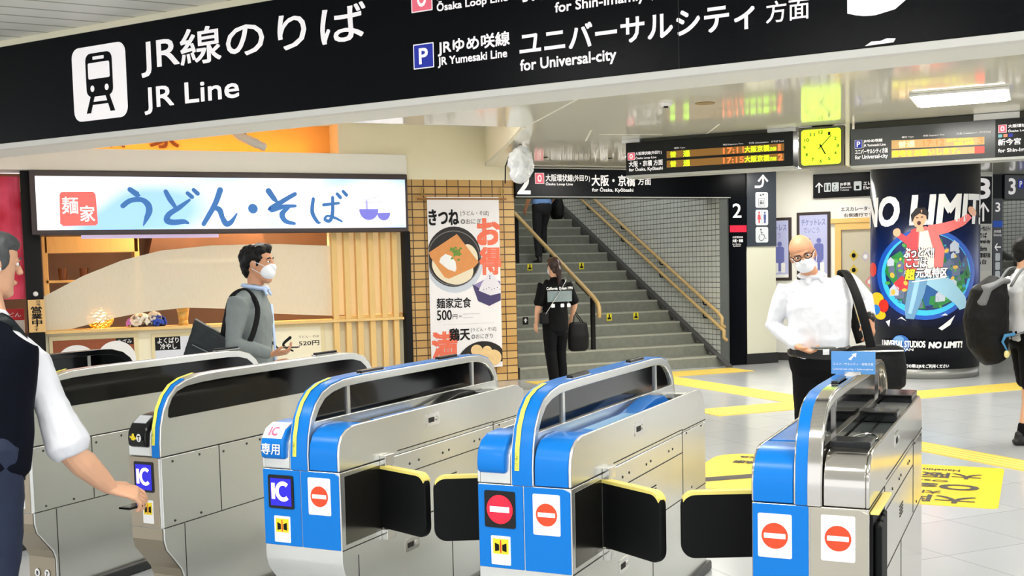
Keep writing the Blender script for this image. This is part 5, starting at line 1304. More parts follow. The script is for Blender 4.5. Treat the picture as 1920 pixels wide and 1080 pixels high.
# ledge objects behind the glass
def petals(mb, c, R, n, pr, flatten=0.7):
    for k in range(n):
        th = random.uniform(0, 2 * PI); ph = math.acos(random.uniform(-0.3, 1))
        d = Vector((math.sin(ph) * math.cos(th), math.sin(ph) * math.sin(th), math.cos(ph)))
        p = Vector(c) + Vector((d.x * R[0], d.y * R[1], d.z * R[2]))
        q = d.to_track_quat('Z', 'Y').to_matrix()
        mb.ball(p, (pr, pr * 0.9, pr * 0.35), 6, 4, q)
t = thing('woven_lamp', 'glowing golden woven ball lamp on the shop window ledge', 'lamp', (-5.34, 0.26, 0.93), 0)
mb = MB()
for j in range(9):
    a = -1.1 + 2.2 * j / 8
    r = 0.155 * math.cos(a); z = 0.13 + 0.135 * math.sin(a)
    P = [(r * math.cos(2 * PI * k / 20) , r * math.sin(2 * PI * k / 20), z + 0.008 * (-1) ** k) for k in range(21)]
    mb.tube(P, [0.012] * 21, seg=6, cap=False)
for j in range(10):
    a0 = 2 * PI * j / 10
    P = [(0.15 * math.cos(a) * math.cos(a0 + a), 0.15 * math.cos(a) * math.sin(a0 + a), 0.13 + 0.135 * math.sin(a)) for a in [-1.2 + 0.24 * k for k in range(11)]]
    mb.tube(P, [0.011] * 11, seg=6)
mb.obj('weave', mat('gold_weave', (236, 190, 96), 0.4, 0.3), t, smooth=True)
MB().ball((0, 0, 0.14), 0.075).obj('bulb', mat('lamp_bulb', (255, 222, 160), 0.5, emit=22.0), t, smooth=True)
t = thing('flower_arrangement', 'white and blue hydrangea arrangement on the shop window ledge', 'flowers', (-4.80, 0.2, 0.93), 0)
mb = MB(); petals(mb, (-0.08, 0, 0.05), (0.13, 0.09, 0.11), 110, 0.026); mb.obj('white_blooms', mat('petal_white', (250, 248, 240), 0.6), t, smooth=True)
mb = MB(); petals(mb, (0.12, 0, 0.04), (0.10, 0.08, 0.09), 90, 0.024); mb.obj('blue_blooms', mat('petal_blue', (50, 86, 200), 0.6), t, smooth=True)
mb = MB(); petals(mb, (0.08, 0, 0.10), (0.08, 0.07, 0.08), 50, 0.022); mb.obj('cream_blooms', mat('petal_cream', (246, 236, 220), 0.6), t, smooth=True)
mb = MB(); petals(mb, (-0.21, 0, 0.04), (0.035, 0.04, 0.06), 30, 0.02); mb.obj('violet_blooms', mat('petal_violet', (190, 120, 220), 0.6), t, smooth=True)
MB().box(-0.2, 0.2, -0.06, 0.06, 0.0, 0.03).obj('tray', DW, t, 0.006)
t = thing('flower_vase', 'gold vase of pink and white flowers behind the window film', 'vase', (-4.38, 0.22, 0.93), 0)
prof = [(0.06, 0.0), (0.055, 0.06), (0.07, 0.16), (0.095, 0.27)]
mb = MB()
for (r0, a0), (r1, a1) in zip(prof, prof[1:]): mb.cyl((0, 0), r0, a0, a1, 24, r1)
mb.obj('vase_body', mat('vase_gold', (226, 180, 96), 0.35, noise=0.3, nscale=20), t, smooth=True)
mb = MB()
for k in range(12):
    a = k * 0.9; mb.tube([(0, 0, 0.25), (0.1 * math.cos(a), 0.07 * math.sin(a), 0.42), (0.19 * math.cos(a), 0.1 * math.sin(a), 0.56 + 0.1 * math.sin(k))], [0.006] * 3, seg=5)
    mb.ball((0.13 * math.cos(a + .5), 0.06 * math.sin(a + .5), 0.40 + 0.02 * k), (0.05, 0.015, 0.03), 8, 5)
mb.obj('stems', mat('stem_green', (130, 160, 90), 0.6), t, smooth=True)
mb = MB(); petals(mb, (-0.13, 0, 0.60), (0.12, 0.07, 0.13), 90, 0.034); mb.obj('pink_blooms', mat('petal_pink', (246, 130, 170), 0.6), t, smooth=True)
mb = MB(); petals(mb, (0.12, 0, 0.66), (0.09, 0.06, 0.09), 60, 0.03); mb.obj('pale_blooms', MATS['petal_cream'], t, smooth=True)
# inside the shop
t = thing('kitchen_shelf', 'pale wood shelf unit inside the shop, behind the upper left of the window', 'shelf', (-5.15, 1.2, 0.0), 0)
MB().box(-0.75, 0.35, -0.2, 0.2, 1.85, 2.05).obj('head_board', WOOD, t, 0.004)
MB().box(-0.75, 0.35, -0.2, 0.2, 1.48, 1.51).obj('shelf_board', WOOD, t)
MB().box(0.30, 0.36, -0.2, 0.2, 0.0, 2.05).obj('upright', WOOD, t, 0.004)
MB().box(-0.78, -0.72, -0.2, 0.2, 0.0, 2.05).obj('upright', WOOD, t, 0.004)
for k, x in enumerate((-0.55, -0.3, -0.05, 0.15)):
    tag(MB().cyl((-5.15 + x, 1.2), 0.05, 1.512, 1.66, 16, 0.055).obj('serving_bowl', mat('bowl_brown', (120, 78, 50), 0.4), None, 0.003), 'brown serving bowl stacked on the shelf inside the shop window', 'bowl', 'bowls on the kitchen shelf')
t = thing('range_hood', 'dark extractor hood inside the shop above the film', 'hood', (-3.75, 1.85, 1.75), 0)
MB().prism([(-0.9, 0), (0.7, 0), (0.55, 0.6), (-0.75, 0.6)], -0.4, 0.4, 'Y').obj('canopy', mat('hood_brown', (96, 66, 48), 0.4, noise=0.3, nscale=4), t)
MB().box(-0.9, 0.7, -0.42, 0.42, -0.05, 0.0).obj('rim', STEEL, t)
MB().box(-0.3, 0.2, -0.2, 0.2, 0.6, 0.95).obj('duct', STEEL, t)
tag(MB().box(-5.5, -3.9, 0.30, 0.36, 2.0, 2.06).obj('window_reflection_strip', mat('reflection_lilac', (206, 196, 240), 0.5, emit=0.25)), 'glowing strip standing for a lilac reflection along the top of the shop window', 'lamp')  # glowing bar stands in for a lilac reflection in the glass
tag(MB().prism(ell(-3.1, 1.2, 0.35, 0.35, 24), 2.60, 2.70, 'Z').obj('shop_downlight', mat('warm_lamp', (255, 218, 168), 0.5, emit=34.0)), 'warm round lamp on the shop ceiling behind the screen', 'lamp')
tag(MB().prism(ell(-4.3, 0.75, 0.22, 0.22, 24), 2.62, 2.70, 'Z').obj('shop_downlight', MATS['warm_lamp']), 'unseen warm fill lamp added on the shop ceiling over the flower vase', 'lamp')  # added so the flowers show through the film

# ---- long paper banner on the bricks
t = thing('menu_banner', 'tall white kitsune udon menu banner hanging on the brick wall', 'banner', (-0.75, -0.03, 0.2), 0)
MB().box(-0.515, 0.505, -0.006, 0.0, 0.0, 2.285).obj('sheet', mat('banner_white', (246, 244, 248), 0.6), t)
MB().box(-0.64, 0.62, -0.008, 0.010, 2.25, 2.275).obj('hanging_bar', mat('bar_brown', (150, 104, 50), 0.5), t, 0.003)
for x in (-0.57, 0.56):
    P = [(x + 0.02 * math.sin(a), -0.012, 2.36 + 0.055 * math.cos(a)) for a in [k * PI / 8 for k in range(17)]]
    MB().tube(P, [0.006] * 17, seg=6, cap=False).obj('hook_ring', mat('ring_brass', (190, 160, 80), 0.4, 0.6), t)
b1, b2, b3, b4, b5 = [(lambda x, z, o=o: (x + 0.75, -o, z - 0.2)) for o in (0.0075, 0.009, 0.0105, 0.012, 0.0135)]
text('きつね', -1.245, -0.83, 2.12, 2.32, MBLACK, t, b2, 0.006)
text('[うどん・そば]', -0.80, -0.40, 2.235, 2.305, mat('soft_ink', (60, 56, 60), 0.6), t, b2)
text('◎おにぎり', -0.80, -0.44, 2.13, 2.20, MATS['soft_ink'], t, b2)
text('お', -0.56, -0.25, 1.86, 2.19, ORANGE, t, b2, 0.016)
text('得', -0.54, -0.245, 1.46, 1.81, ORANGE, t, b2, 0.014)
def clipx(L, a=-1.262, b=-0.246): return [(min(max(x, a), b), z) for x, z in L]
flat('bowl_shadow', [clipx(ell(-0.90, 1.62, 0.40, 0.40))], mat('print_shadow', (206, 214, 226), 0.6), t, b1)
flat('bowl', [clipx(ell(-0.91, 1.70, 0.385, 0.40, rot=-12))], mat('bowl_black', (26, 22, 22), 0.5), t, b2)
flat('bowl_rim', [clipx(p) for p in stroke(ell(-0.91, 1.68, 0.37, 0.36, 40), 0.012)], mat('rim_grey', (120, 116, 116), 0.5), t, b3)
flat('udon', [clipx(ell(-0.93, 1.56, 0.30, 0.22, rot=-20)), clipx(ell(-0.68, 1.72, 0.10, 0.15, rot=25))], mat('udon_cream', (240, 228, 200), 0.6), t, b3)
flat('fried_tofu', [clipx([(-1.27, 1.76), (-0.86, 2.0), (-0.56, 1.62), (-0.63, 1.55), (-0.99, 1.41), (-1.05, 1.43), (-1.24, 1.70)])], mat('tofu_orange', (226, 152, 86), 0.6, noise=0.12, nscale=14), t, b4)
flat('fishcake', [[(-1.12, 1.63), (-1.10, 1.69), (-1.03, 1.74), (-0.95, 1.71), (-0.89, 1.63), (-0.88, 1.54), (-0.90, 1.50), (-1.0, 1.535)]], WHITE, t, b5)
sl_ = []
for k in range(34):
    a, r = random.uniform(0, 6.28), random.uniform(0, 0.10)
    sl_.append(ell(-0.88 + r * math.cos(a), 1.745 + r * 0.95 * math.sin(a), 0.022, 0.014, 10, rot=random.uniform(0, 180)))
flat('spring_onion', sl_, mat('onion_green', (110, 150, 60), 0.6, noise=0.5, nscale=60), t, lambda x, z: (x + 0.75, -0.0145, z - 0.2))
flat('rice_bowl', [clipx([(-0.66, 1.33), (-0.40, 1.18), (-0.25, 1.28), (-0.25, 1.10), (-0.42, 1.03), (-0.58, 1.10)])], mat('bowl_violetgrey', (70, 62, 110), 0.5), t, b2)
flat('rice_bowl_inner', [clipx([(-0.64, 1.32), (-0.42, 1.2), (-0.25, 1.28), (-0.25, 1.36), (-0.45, 1.40)])], mat('bowl_lilac', (150, 140, 190), 0.5), t, b3)
flat('onigiri', [clipx([(-0.57, 1.24), (-0.52, 1.34), (-0.42, 1.47), (-0.37, 1.48), (-0.30, 1.38), (-0.25, 1.30), (-0.25, 1.2), (-0.4, 1.17)])], mat('rice_white', (232, 230, 240), 0.6), t, b4)
flat('sesame', [ell(-0.5 + 0.04 * k, 1.25 + 0.012 * (k % 3), 0.008, 0.005, 8) for k in range(7)] + [ell(-0.405, 1.40 + 0.03 * k, 0.008, 0.012, 8) for k in range(2)], PST3, t, b5)
text('麺家定食', -1.17, -0.685, 1.02, 1.155, MBLACK, t, b2, 0.002)
text('500', -1.17, -0.965, 0.865, 0.995, MBLACK, t, b2, 0.002)
text('円', -0.95, -0.885, 0.875, 0.935, MBLACK, t, b2)
text('(税込)', -0.86, -0.82, 0.89, 0.92, MBLACK, t, b2)
flat('fine_print', [rrect(-0.80, -0.56, 0.93, 0.936, 0.001), rrect(-0.80, -0.66, 0.88, 0.886, 0.001), rrect(-1.09, -0.35, 0.80, 0.803, 0.001)], mat('print_pale', (200, 196, 204), 0.6), t, b2)
text('鶏天', -1.0, -0.715, 0.585, 0.745, MBLACK, t, b3, 0.004)
text('[うどん・そば]', -0.695, -0.33, 0.685, 0.745, MATS['soft_ink'], t, b2)
text('◎おにぎり', -0.69, -0.38, 0.595, 0.66, MATS['soft_ink'], t, b2)
text('満', -1.245, -0.905, 0.34, 0.70, ORANGE, t, b2, 0.014)
flat('bowl', [[(x, z) for x, z in clipx(ell(-0.53, 0.14, 0.42, 0.42, 40)) if z > 0.21] ], MATS['bowl_black'], t, b3)
flat('tempura', [clipx(ell(cx, cz, r, r * .9, 18)) for cx, cz, r in ((-0.75, 0.30, 0.11), (-0.62, 0.44, 0.085), (-0.52, 0.34, 0.12), (-0.38, 0.33, 0.12), (-0.62, 0.30, 0.1), (-0.47, 0.43, 0.07))], mat('tempura', (244, 206, 150), 0.6, noise=0.2, nscale=18), t, b4)
flat('seasoning', [[(-0.68, 0.40), (-0.62, 0.37), (-0.60, 0.33), (-0.66, 0.36)]], mat('season_red', (190, 70, 40), 0.6), t, b5)

# ================================================================== CEILING FITTINGS
def cctv(u0):
    c = Vector((-3.86, -3.0, 3.42))
    return c
t = thing('security_camera', 'white security camera hanging from the ceiling before the orange wall', 'camera', (-3.50, -0.02, 3.0), 0)
WCAM = mat('camera_white', (214, 212, 204), 0.4)
GREYC = mat('camera_grey', (150, 148, 136), 0.4)
mb = MB()
d = Vector((0.87, -0.25, -0.42)).normalized()
p0 = Vector((-0.20, -0.01, 0.235)); p1 = p0 + d * 0.29
mb.tube([p0 - d * 0.03, p0, p0 + d * 0.06, p1], [0.025, 0.04, 0.055, 0.058], seg=16).obj('housing', WCAM, t, smooth=True)
MB().tube([p1 - d * 0.005, p1 + d * 0.08], [0.05, 0.05], seg=16).obj('lens_barrel', WCAM, t, smooth=True)
MB().tube([p1 + d * 0.08, p1 + d * 0.086], [0.04, 0.04], seg=16, cap=False).obj('lens', mat('lens_olive', (150, 140, 40), 0.15), t)
MB().tube([p0 + d * 0.12 + Vector((0, 0, 0.03)), p0 + d * 0.12 + Vector((0.0, 0, 0.10)), Vector((0.03, 0.02, 0.30)), Vector((0.06, 0.02, 0.415))], [0.022, 0.026, 0.022, 0.022], seg=10).obj('mount_arm', GREYC, t, smooth=True)
MB().prism(ell(0.06, 0.02, 0.06, 0.06, 20), 0.40, 0.42, 'Z').obj('mount_plate', GREYC, t)

t = thing('wrapped_camera', 'white plastic wrapped unit hanging from the ceiling above the brick corner', 'monitor', (-1.03, -2.55, 2.46), 0)
mb = MB()
mb.tube([(0.0, 0, 0.06), (0, 0, 0.12), (0.0, 0, 0.32), (0.02, 0, 0.37)], [(0.09, 0.08), (0.125, 0.10), (0.12, 0.10), (0.08, 0.08)], seg=16)
mb.ball((0.07, 0, 0.2), (0.08, 0.08, 0.12)); mb.ball((-0.06, 0, 0.24), (0.09, 0.09, 0.13)); mb.ball((0.05, -0.02, 0.3), (0.08, 0.08, 0.08)); mb.ball((-0.04, 0, 0.10), (0.10, 0.08, 0.07))
blob('plastic_wrap', mb, mat('wrap_plastic', (236, 240, 246), 0.22, noise=0.1, nscale=10, bump=0.5), t, 0.012, 3, 0.05)
MB().tube([(0.0, 0.0, 0.36), (0.0, 0.0, 0.44)], [0.02, 0.02, 0.02], seg=8).obj('bracket', GREYC, t)
MB().tube([(-0.13, 0.03, 0.30), (-0.16, 0.06, 0.2), (-0.15, 0.10, 0.02)], [0.008] * 3, seg=6).obj('cable', MBLACK, t)

t = thing('smoke_detector', 'small white detector on the glossy ceiling', 'detector', (-1.09, -5.72, 2.86), 0)
MB().cyl((0, 0), 0.045, 0.012, 0.04, 24, 0.06).obj('housing', WHITE, t, 0.004)
MB().cyl((0, 0), 0.02, 0.0, 0.012, 16).obj('sensor', MBLACK, t)
tag(MB().cyl((-0.757, -5.808), 0.085, 2.893, 2.901, 28).obj('ceiling_speaker', mat('speaker_brown', (150, 128, 84), 0.6)), 'brown round speaker disc set in the glossy ceiling', 'speaker')
for k, (x, y) in enumerate(((-0.32, -1.2), (-0.13, -1.3), (0.75, -1.35))):
    tag(MB().cyl((x, y), 0.028, 2.888, 2.901, 16).obj('sprinkler_head', SEAM), 'tiny dark sprinkler head in the glossy ceiling before the portal sign', 'sprinkler', 'sprinkler heads in the glossy ceiling')

# ---- lamps
LAMP = mat('lamp_diffuser', (255, 252, 244), 0.5, emit=15.0)
FILLN = mat('fill_diffuser_hall', (255, 252, 246), 0.5, emit=18.0)
FILLB = mat('fill_diffuser_bright', (255, 252, 244), 0.5, emit=22.0)
def lamp(x, y, z, w, l, rot, label, group=None, m=None):
    t = thing('ceiling_light', label, 'ceiling light', (x, y, z), rot, group)
    MB().box(-w / 2 - 0.03, w / 2 + 0.03, -l / 2 - 0.03, l / 2 + 0.03, 0.0, 0.02).obj('frame', WHITE, t)
    MB().box(-w / 2, w / 2, -l / 2, l / 2, -0.006, 0.004).obj('diffuser', m or LAMP, t)
lamp(1.19, -6.72, 2.878, 0.7, 0.7, GA, 'square bright lamp flush in the glossy ceiling near the clock')
lamp(4.25, -0.95, 2.878, 0.9, 0.35, GF, 'unseen fill lamp added before the framed posters, behind the lime clock')  # added out of sight to brighten the passage wall
for u, v in ((-2.9, 8.2), (-0.9, 7.6), (-5.4, 8.8), (-6.9, 4.6), (-6.9, 6.6), (-0.6, 4.2), (-0.3, 2.4)):  # unseen lamps added to brighten the concourse and the floor by the stairs
    p = guv(u, v)
    if u > -1.2 : lamp(p.x, p.y, 2.878, 1.2, 0.5, GF, 'unseen fill lamp added behind the hanging boards', 'unseen fill lamps of the concourse', FILLB)
    else: lamp(p.x, p.y, 2.878, 0.7, 0.7, GA, 'fill lamp added out of view on the glossy ceiling', 'unseen fill lamps of the concourse')
for x, y in ((-3.5, -6.7), (-4.5, -5.35)):  # fill light added where the big sign hides it
    lamp(x, y, 2.878, 1.2, 0.3, SA, 'long unseen fill lamp on the glossy ceiling over the shop concourse', 'unseen fill lamps over the shop concourse')
for x, y in ((-2.9, -2.9), (-5.2, -2.9)):  # added inside the coffer, unseen, to light the cream wall
    lamp(x, y, 3.398, 1.4, 0.3, 0, 'long unseen fill lamp added in the raised ceiling before the noodle shop', 'unseen fill lamps before the shop')
for x, y in ((-7.2, -9.6), (-5.9, -11.6), (-3.6, -12.6), (-9.0, -12.0), (-6.5, -15.2), (-3.0, -15.5)):  # unseen fill added to light the big sign and the gates
    lamp(x, y, 3.258, 1.3, 0.4, GF, 'long unseen fill lamp on the slatted ceiling of the gate hall', 'unseen fill lamps of the gate hall', FILLN)
lamp(1.65, 2.4, 4.876, 1.2, 0.3, 0, 'unseen fill lamp on the ceiling above the nearer staircase')  # this and the next two are added, unseen, to light the stairs
lamp(1.65, 6.0, 4.876, 1.2, 0.3, 0, 'unseen fill lamp on the ceiling above the top of the nearer staircase')
lamp(10.6, 3.0, 4.876, 1.2, 0.3, 0, 'unseen fill lamp on the ceiling above the platform 3 stairs')

# ================================================================== PEOPLE
def V3(*a): return Vector(a)
def lerp(a, b, t): return a + (b - a) * t
EYEW = mat('eye_white', (240, 238, 234), 0.3)
EYEK = mat('iris_dark', (34, 22, 16), 0.2)
MASKM = mat('face_mask_white', (240, 243, 247), 0.7, noise=0.03, nscale=40, bump=0.15)
LIP = mat('lip', (190, 110, 96), 0.5)
SHOEK = mat('shoe_black', (16, 15, 15), 0.35)
def hand(mb, wr, d, n, side, curl, k=1.0, thumb=0.6):
    d = d.normalized(); n = (n - d * n.dot(d)).normalized(); t = d.cross(n) * side
    mb.tube([wr - d * 0.01 * k, wr + d * 0.03 * k, wr + d * 0.085 * k], [(0.027 * k, 0.018 * k), (0.036 * k, 0.016 * k), (0.040 * k, 0.013 * k)], side=tuple(t), seg=14)
    for off, L, c in ((0.034, 0.070, 0.8), (0.0118, 0.079, 1.0), (-0.0112, 0.073, 1.1), (-0.0335, 0.057, 1.25)):
        p = wr + d * 0.082 * k + t * off * k
        pts = [p - d * 0.015 * k, p]
        a = 0.0
        for seg, w in ((0.45, 1.0), (0.31, 1.25), (0.24, 0.8)):
            a += curl * c * w
            p = p + (d * math.cos(a) + n * math.sin(a) + t * off * 0.6) * (L * seg * k)
            pts.append(p)
        mb.tube(pts, [0.009 * k, 0.009 * k, 0.0083 * k, 0.0077 * k, 0.0066 * k], side=tuple(t), seg=10)
    p = wr + d * 0.022 * k + t * 0.028 * k
    d1 = (d * 0.62 + t * 0.68 + n * 0.35 * thumb).normalized(); d2 = (d * 0.85 + t * 0.25 + n * 0.6 * thumb).normalized()
    mb.tube([p - d1 * 0.015 * k, p, p + d1 * 0.042 * k, p + d1 * 0.042 * k + d2 * 0.032 * k], [0.014 * k, 0.0135 * k, 0.0105 * k, 0.0085 * k], side=tuple(n), seg=10)

def person(label, loc, rotz, H=1.70, J=None, skin=SKIN, bulk=1.0, top=KCLOTH, sleeve='long', topmats=None, pants=KCLOTH, pantlen=1.0, pantw=1.0, hair='short', hairm=HAIRK, head=(0, 0, 0), mask=True, handd=None, voxel=0.008, shoes=SHOEK, hemz=None, collar=None, hnoise=0.02, sock=None, armw=1.0, handk=1.0):
    k = H / 1.70
    t = thing('person', label, 'person', loc, rotz)
    P = dict(pelvis=V3(0, 0, .92), waist=V3(0, .005, 1.07), chest=V3(0, .0, 1.27), neck=V3(0, -.01, 1.42), hb=V3(0, .02, 1.485),
             shR=V3(.175, -.01, 1.375), elR=V3(.225, -.04, 1.10), wrR=V3(.225, .05, .86), shL=V3(-.175, -.01, 1.375), elL=V3(-.225, -.04, 1.10), wrL=V3(-.225, .05, .86),
             hipR=V3(.085, 0, .90), knR=V3(.09, .02, .49), anR=V3(.09, -.02, .085), hipL=V3(-.085, 0, .90), knL=V3(-.09, .02, .49), anL=V3(-.09, -.02, .085))
    for a in P: P[a] = P[a] * k
    for a, b in (J or {}).items(): P[a] = Vector(b)
    up = (P['neck'] - P['pelvis']).normalized()
    Rh = Matrix.Rotation(rad(head[0]), 3, 'Z') @ Matrix.Rotation(rad(head[1]), 3, 'X') @ Matrix.Rotation(rad(head[2]), 3, 'Y')
    hb = P['hb']
    def hp(x, y, z): return hb + Rh @ (V3(x, y, z) * k)
    hx = tuple(Rh @ V3(1, 0, 0))
    sx = (P['shR'] - P['shL']).normalized()
    B = MB()
    # head
    rows = [(-.005, .030, .026, .062), (.012, .046, .044, .046), (.04, .056, .066, .026), (.075, .064, .084, .008), (.11, .071, .094, -.002), (.145, .074, .096, -.006), (.165, .070, .090, -.008)]
    B.tube([hp(0, y, z) for z, a, b, y in rows], [(a * k, b * k) for z, a, b, y in rows], side=hx, seg=20)
    B.ball(hp(0, -.010, .140), (.0765 * k, .098 * k, .092 * k), 22, 14, Rh)
    B.tube([hp(0, .090, .118), hp(0, .099, .095), hp(0, .104, .080)], [.009 * k, .012 * k, .0145 * k], side=hx, seg=8)
    B.ball(hp(0, .082, .040), (.022 * k, .014 * k, .010 * k), 10, 6, Rh)
    B.ball(hp(0, .083, .128), (.050 * k, .014 * k, .010 * k), 12, 6, Rh)
    for s in (-1, 1):
        B.ball(hp(.075 * s, -.008, .095), (.010 * k, .019 * k, .032 * k), 10, 8, Rh @ Matrix.Rotation(rad(-14 * s), 3, 'Z'))
    B.tube([P['neck'] - up * .05 * k, P['neck'] + up * .01 * k, lerp(P['neck'], hp(0, -.02, .03), .6), hp(0, -.025, .05)], [(.065 * k, .06 * k), .054 * k, .051 * k, .052 * k], side=tuple(sx), seg=16)
    # trunk (inside the clothes)
    B.tube([P['pelvis'] - up * .05 * k, P['waist'], P['chest'], P['chest'] + up * .09 * k], [(.12 * k, .085 * k), (.115 * k * bulk, .08 * k * bulk), (.13 * k * bulk, .085 * k * bulk), (.11 * k, .06 * k)], side=tuple(sx), seg=16)
    for s, S in ((1, 'R'), (-1, 'L')):
        sh, el, wr = P['sh' + S], P['el' + S], P['wr' + S]
        B.tube([lerp(P['chest'] + up * .05 * k, sh, .4), lerp(sh, el, .06), lerp(sh, el, .45), el, lerp(el, wr, .3), lerp(el, wr, .75), wr], [.034 * k, .038 * k, .043 * k * armw, .039 * k * armw, .042 * k * armw, .032 * k * armw, (.027 * k * armw, .022 * k * armw)], seg=14)
        hd = (handd or {}).get(S)
        d = Vector(hd[0]) if hd else (wr - el)
        n = Vector(hd[1]) if hd else V3(-s, .2, 0)
        hand(B, wr, d, n, s, hd[2] if hd else 0.35, k * 1.02 * handk)
        hi, kn, an = P['hip' + S], P['kn' + S], P['an' + S]
        B.tube([hi + V3(0, 0, .03), lerp(hi, kn, .4), kn, lerp(kn, an, .3), lerp(kn, an, .75), an - V3(0, 0, .03) * k], [.07 * k, .068 * k, .05 * k, .052 * k, .037 * k, .034 * k], seg=14)
        B.tube([an + V3(0, -.03, -.055) * k, an + V3(0, .06, -.06) * k, an + V3(0, .15, -.068) * k], [(.034 * k, .022 * k), (.038 * k, .022 * k), (.035 * k, .014 * k)], seg=10)
    body = blob('body', B, skin, t, voxel, 2)
    # eyes and brows
    for s in (-1, 1):
        e = MB().ball(hp(.031 * s, .0815, .112), (.0125 * k, .007 * k, .0075 * k), 10, 8, Rh).obj('eye', EYEW, t, smooth=True)
        MB().ball(hp(.031 * s, .0877, .112), (.006 * k, .004 * k, .006 * k), 8, 6, Rh).obj('iris', EYEK, e, smooth=True)
        MB().tube([hp(.014 * s, .094, .131), hp(.032 * s, .093, .136), hp(.05 * s, .082, .131)], [.0035 * k, .0045 * k, .003 * k], seg=6).obj('eyebrow', hairm, t, smooth=True)
    if not mask:
        MB().ball(hp(0, .0915, .042), (.020 * k, .004 * k, .006 * k), 10, 6, Rh).obj('lips', LIP, t, smooth=True)
    # hair
    Hh = MB()
    if hair in ('short', 'pony'):
        Hh.ball(hp(0, -.022, .140), (.084 * k, .098 * k, .098 * k), 18, 12, Rh)
        Hh.ball(hp(0, .018, .188), (.074 * k, .080 * k, .048 * k), 16, 10, Rh)
        Hh.ball(hp(0, -.062, .075), (.060 * k, .045 * k, .060 * k), 14, 8, Rh)
        for s in (-1, 1): Hh.ball(hp(.066 * s, .015, .125), (.014 * k, .026 * k, .045 * k), 10, 8, Rh)
        if hair == 'pony':
            Hh.tube([hp(0, -.115, .12), hp(0, -.135, .07), hp(.005, -.125, -.02), hp(.01, -.11, -.14)], [.03 * k, .038 * k, .034 * k, .012 * k], seg=12)
        blob('hair', Hh, hairm, t, max(voxel, .006), 2, hnoise)
    elif hair == 'fringe':
        Hh.ball(hp(0, -.045, .095), (.078 * k, .062 * k, .050 * k), 16, 10, Rh)
        blob('hair', Hh, hairm, t, .006, 2)
    if mask:
        Mk = MB()
        Mk.ball(hp(0, .052, .050), (.060 * k, .056 * k, .056 * k), 18, 12, Rh)
        Mk.ball(hp(0, .088, .075), (.026 * k, .032 * k, .030 * k), 14, 8, Rh)
        m = blob('face_mask', Mk, MASKM, t, .005, 3)
        for s in (-1, 1):
            MB().tube([hp(.052 * s, .070, .080), hp(.072 * s, .03, .105), hp(.080 * s, -.008, .118)], [.0022 * k] * 3, seg=6).obj('ear_loop', MASKM, t, smooth=True)
            MB().tube([hp(.052 * s, .065, .025), hp(.068 * s, .03, .045), hp(.082 * s, -.012, .075)], [.0022 * k] * 3, seg=6).obj('ear_loop', MASKM, t, smooth=True)
    # top
    T = MB()
    hz = P['pelvis'] + up * ((hemz if hemz is not None else -.03) * k)
    T.tube([hz, P['pelvis'] + up * .05 * k, P['waist'], lerp(P['waist'], P['chest'], .5), P['chest'], P['chest'] + up * .085 * k, P['neck'] - up * .015 * k, P['neck'] + up * .015 * k],
           [(.160 * k * bulk, .112 * k * bulk), (.160 * k * bulk, .115 * k * bulk), (.152 * k * bulk, .112 * k * bulk), (.165 * k * bulk, .118 * k * bulk), (.178 * k * bulk, .120 * k * bulk), (.165 * k * bulk, .098 * k), (.085 * k, .074 * k), (.066 * k, .062 * k)], side=tuple(sx), seg=22)
    for S in 'RL':
        sh, el, wr = P['sh' + S], P['el' + S], P['wr' + S]
        pts = [lerp(P['chest'] + up * .06 * k, sh, .3), lerp(P['chest'] + up * .085 * k, sh, .75), sh + (el - sh) * .08, lerp(sh, el, .28), lerp(sh, el, .5)]
        rr = [.06 * k, .066 * k, .069 * k, .067 * k, .063 * k]
        sv = sleeve if isinstance(sleeve, str) else sleeve[S]
        if sv == 'long':
            pts += [el, lerp(el, wr, .45), lerp(el, wr, .92)]; rr += [.057 * k, .05 * k, .038 * k]
        elif sv == 'elbow':
            pts += [lerp(sh, el, .75), lerp(sh, el, .92)]; rr += [.066 * k * (armw + 1) / 2, .068 * k * armw]
        else:
            pts += [lerp(sh, el, .72)]; rr += [.068 * k]
        T.tube(pts, rr, seg=14)
    blob('top', T, top, t, max(voxel, .008), 6, 0.012)
    if collar:
        Cm = MB(); c = P['neck'] + up * .022 * k
        ring = [c + sx * (.068 * k * math.cos(a)) + V3(0, 1, 0) * (.066 * k * math.sin(a)) + up * (.012 * k * -math.sin(a)) for a in [2 * PI * i / 20 for i in range(21)]]
        Cm.tube(ring, [(.015 * k, .026 * k)] * 21, side=tuple(up), seg=8, cap=False)
        for s in (-1, 1):
            Cm.tube([c + sx * .03 * s * k + V3(0, .062, -.0) * k, c + sx * .05 * s * k + V3(0, .085, -.05) * k], [(.026 * k, .011 * k), (.015 * k, .009 * k)], seg=8)
        blob('collar', Cm, collar, t, .005, 3)
    # trousers
    D = MB()
    D.tube([P['pelvis'] + up * .10 * k, P['pelvis'] + up * .02 * k, P['pelvis'] - V3(0, 0, .06) * k], [(.150 * k * bulk, .108 * k * bulk), (.160 * k * bulk, .115 * k * bulk), (.15 * k * bulk, .11 * k * bulk)], side=tuple(sx), seg=18)
    for S in 'RL':
        hi, kn, an = P['hip' + S], P['kn' + S], P['an' + S]
        pts = [hi + V3(0, 0, .02), lerp(hi, kn, .45), kn, lerp(kn, an, .5), lerp(kn, an, .93)]
        rr = [.092 * k, .085 * k * pantw, .070 * k * pantw, .064 * k * pantw, .060 * k * pantw]
        if pantlen < 1: pts, rr = pts[:2] + [lerp(hi, kn, .92)], rr[:2] + [.088 * k]
        D.tube(pts, rr, seg=14)
    blob('trousers' if pantlen >= 1 else 'shorts', D, pants, t, max(voxel, .009), 4, 0.01)
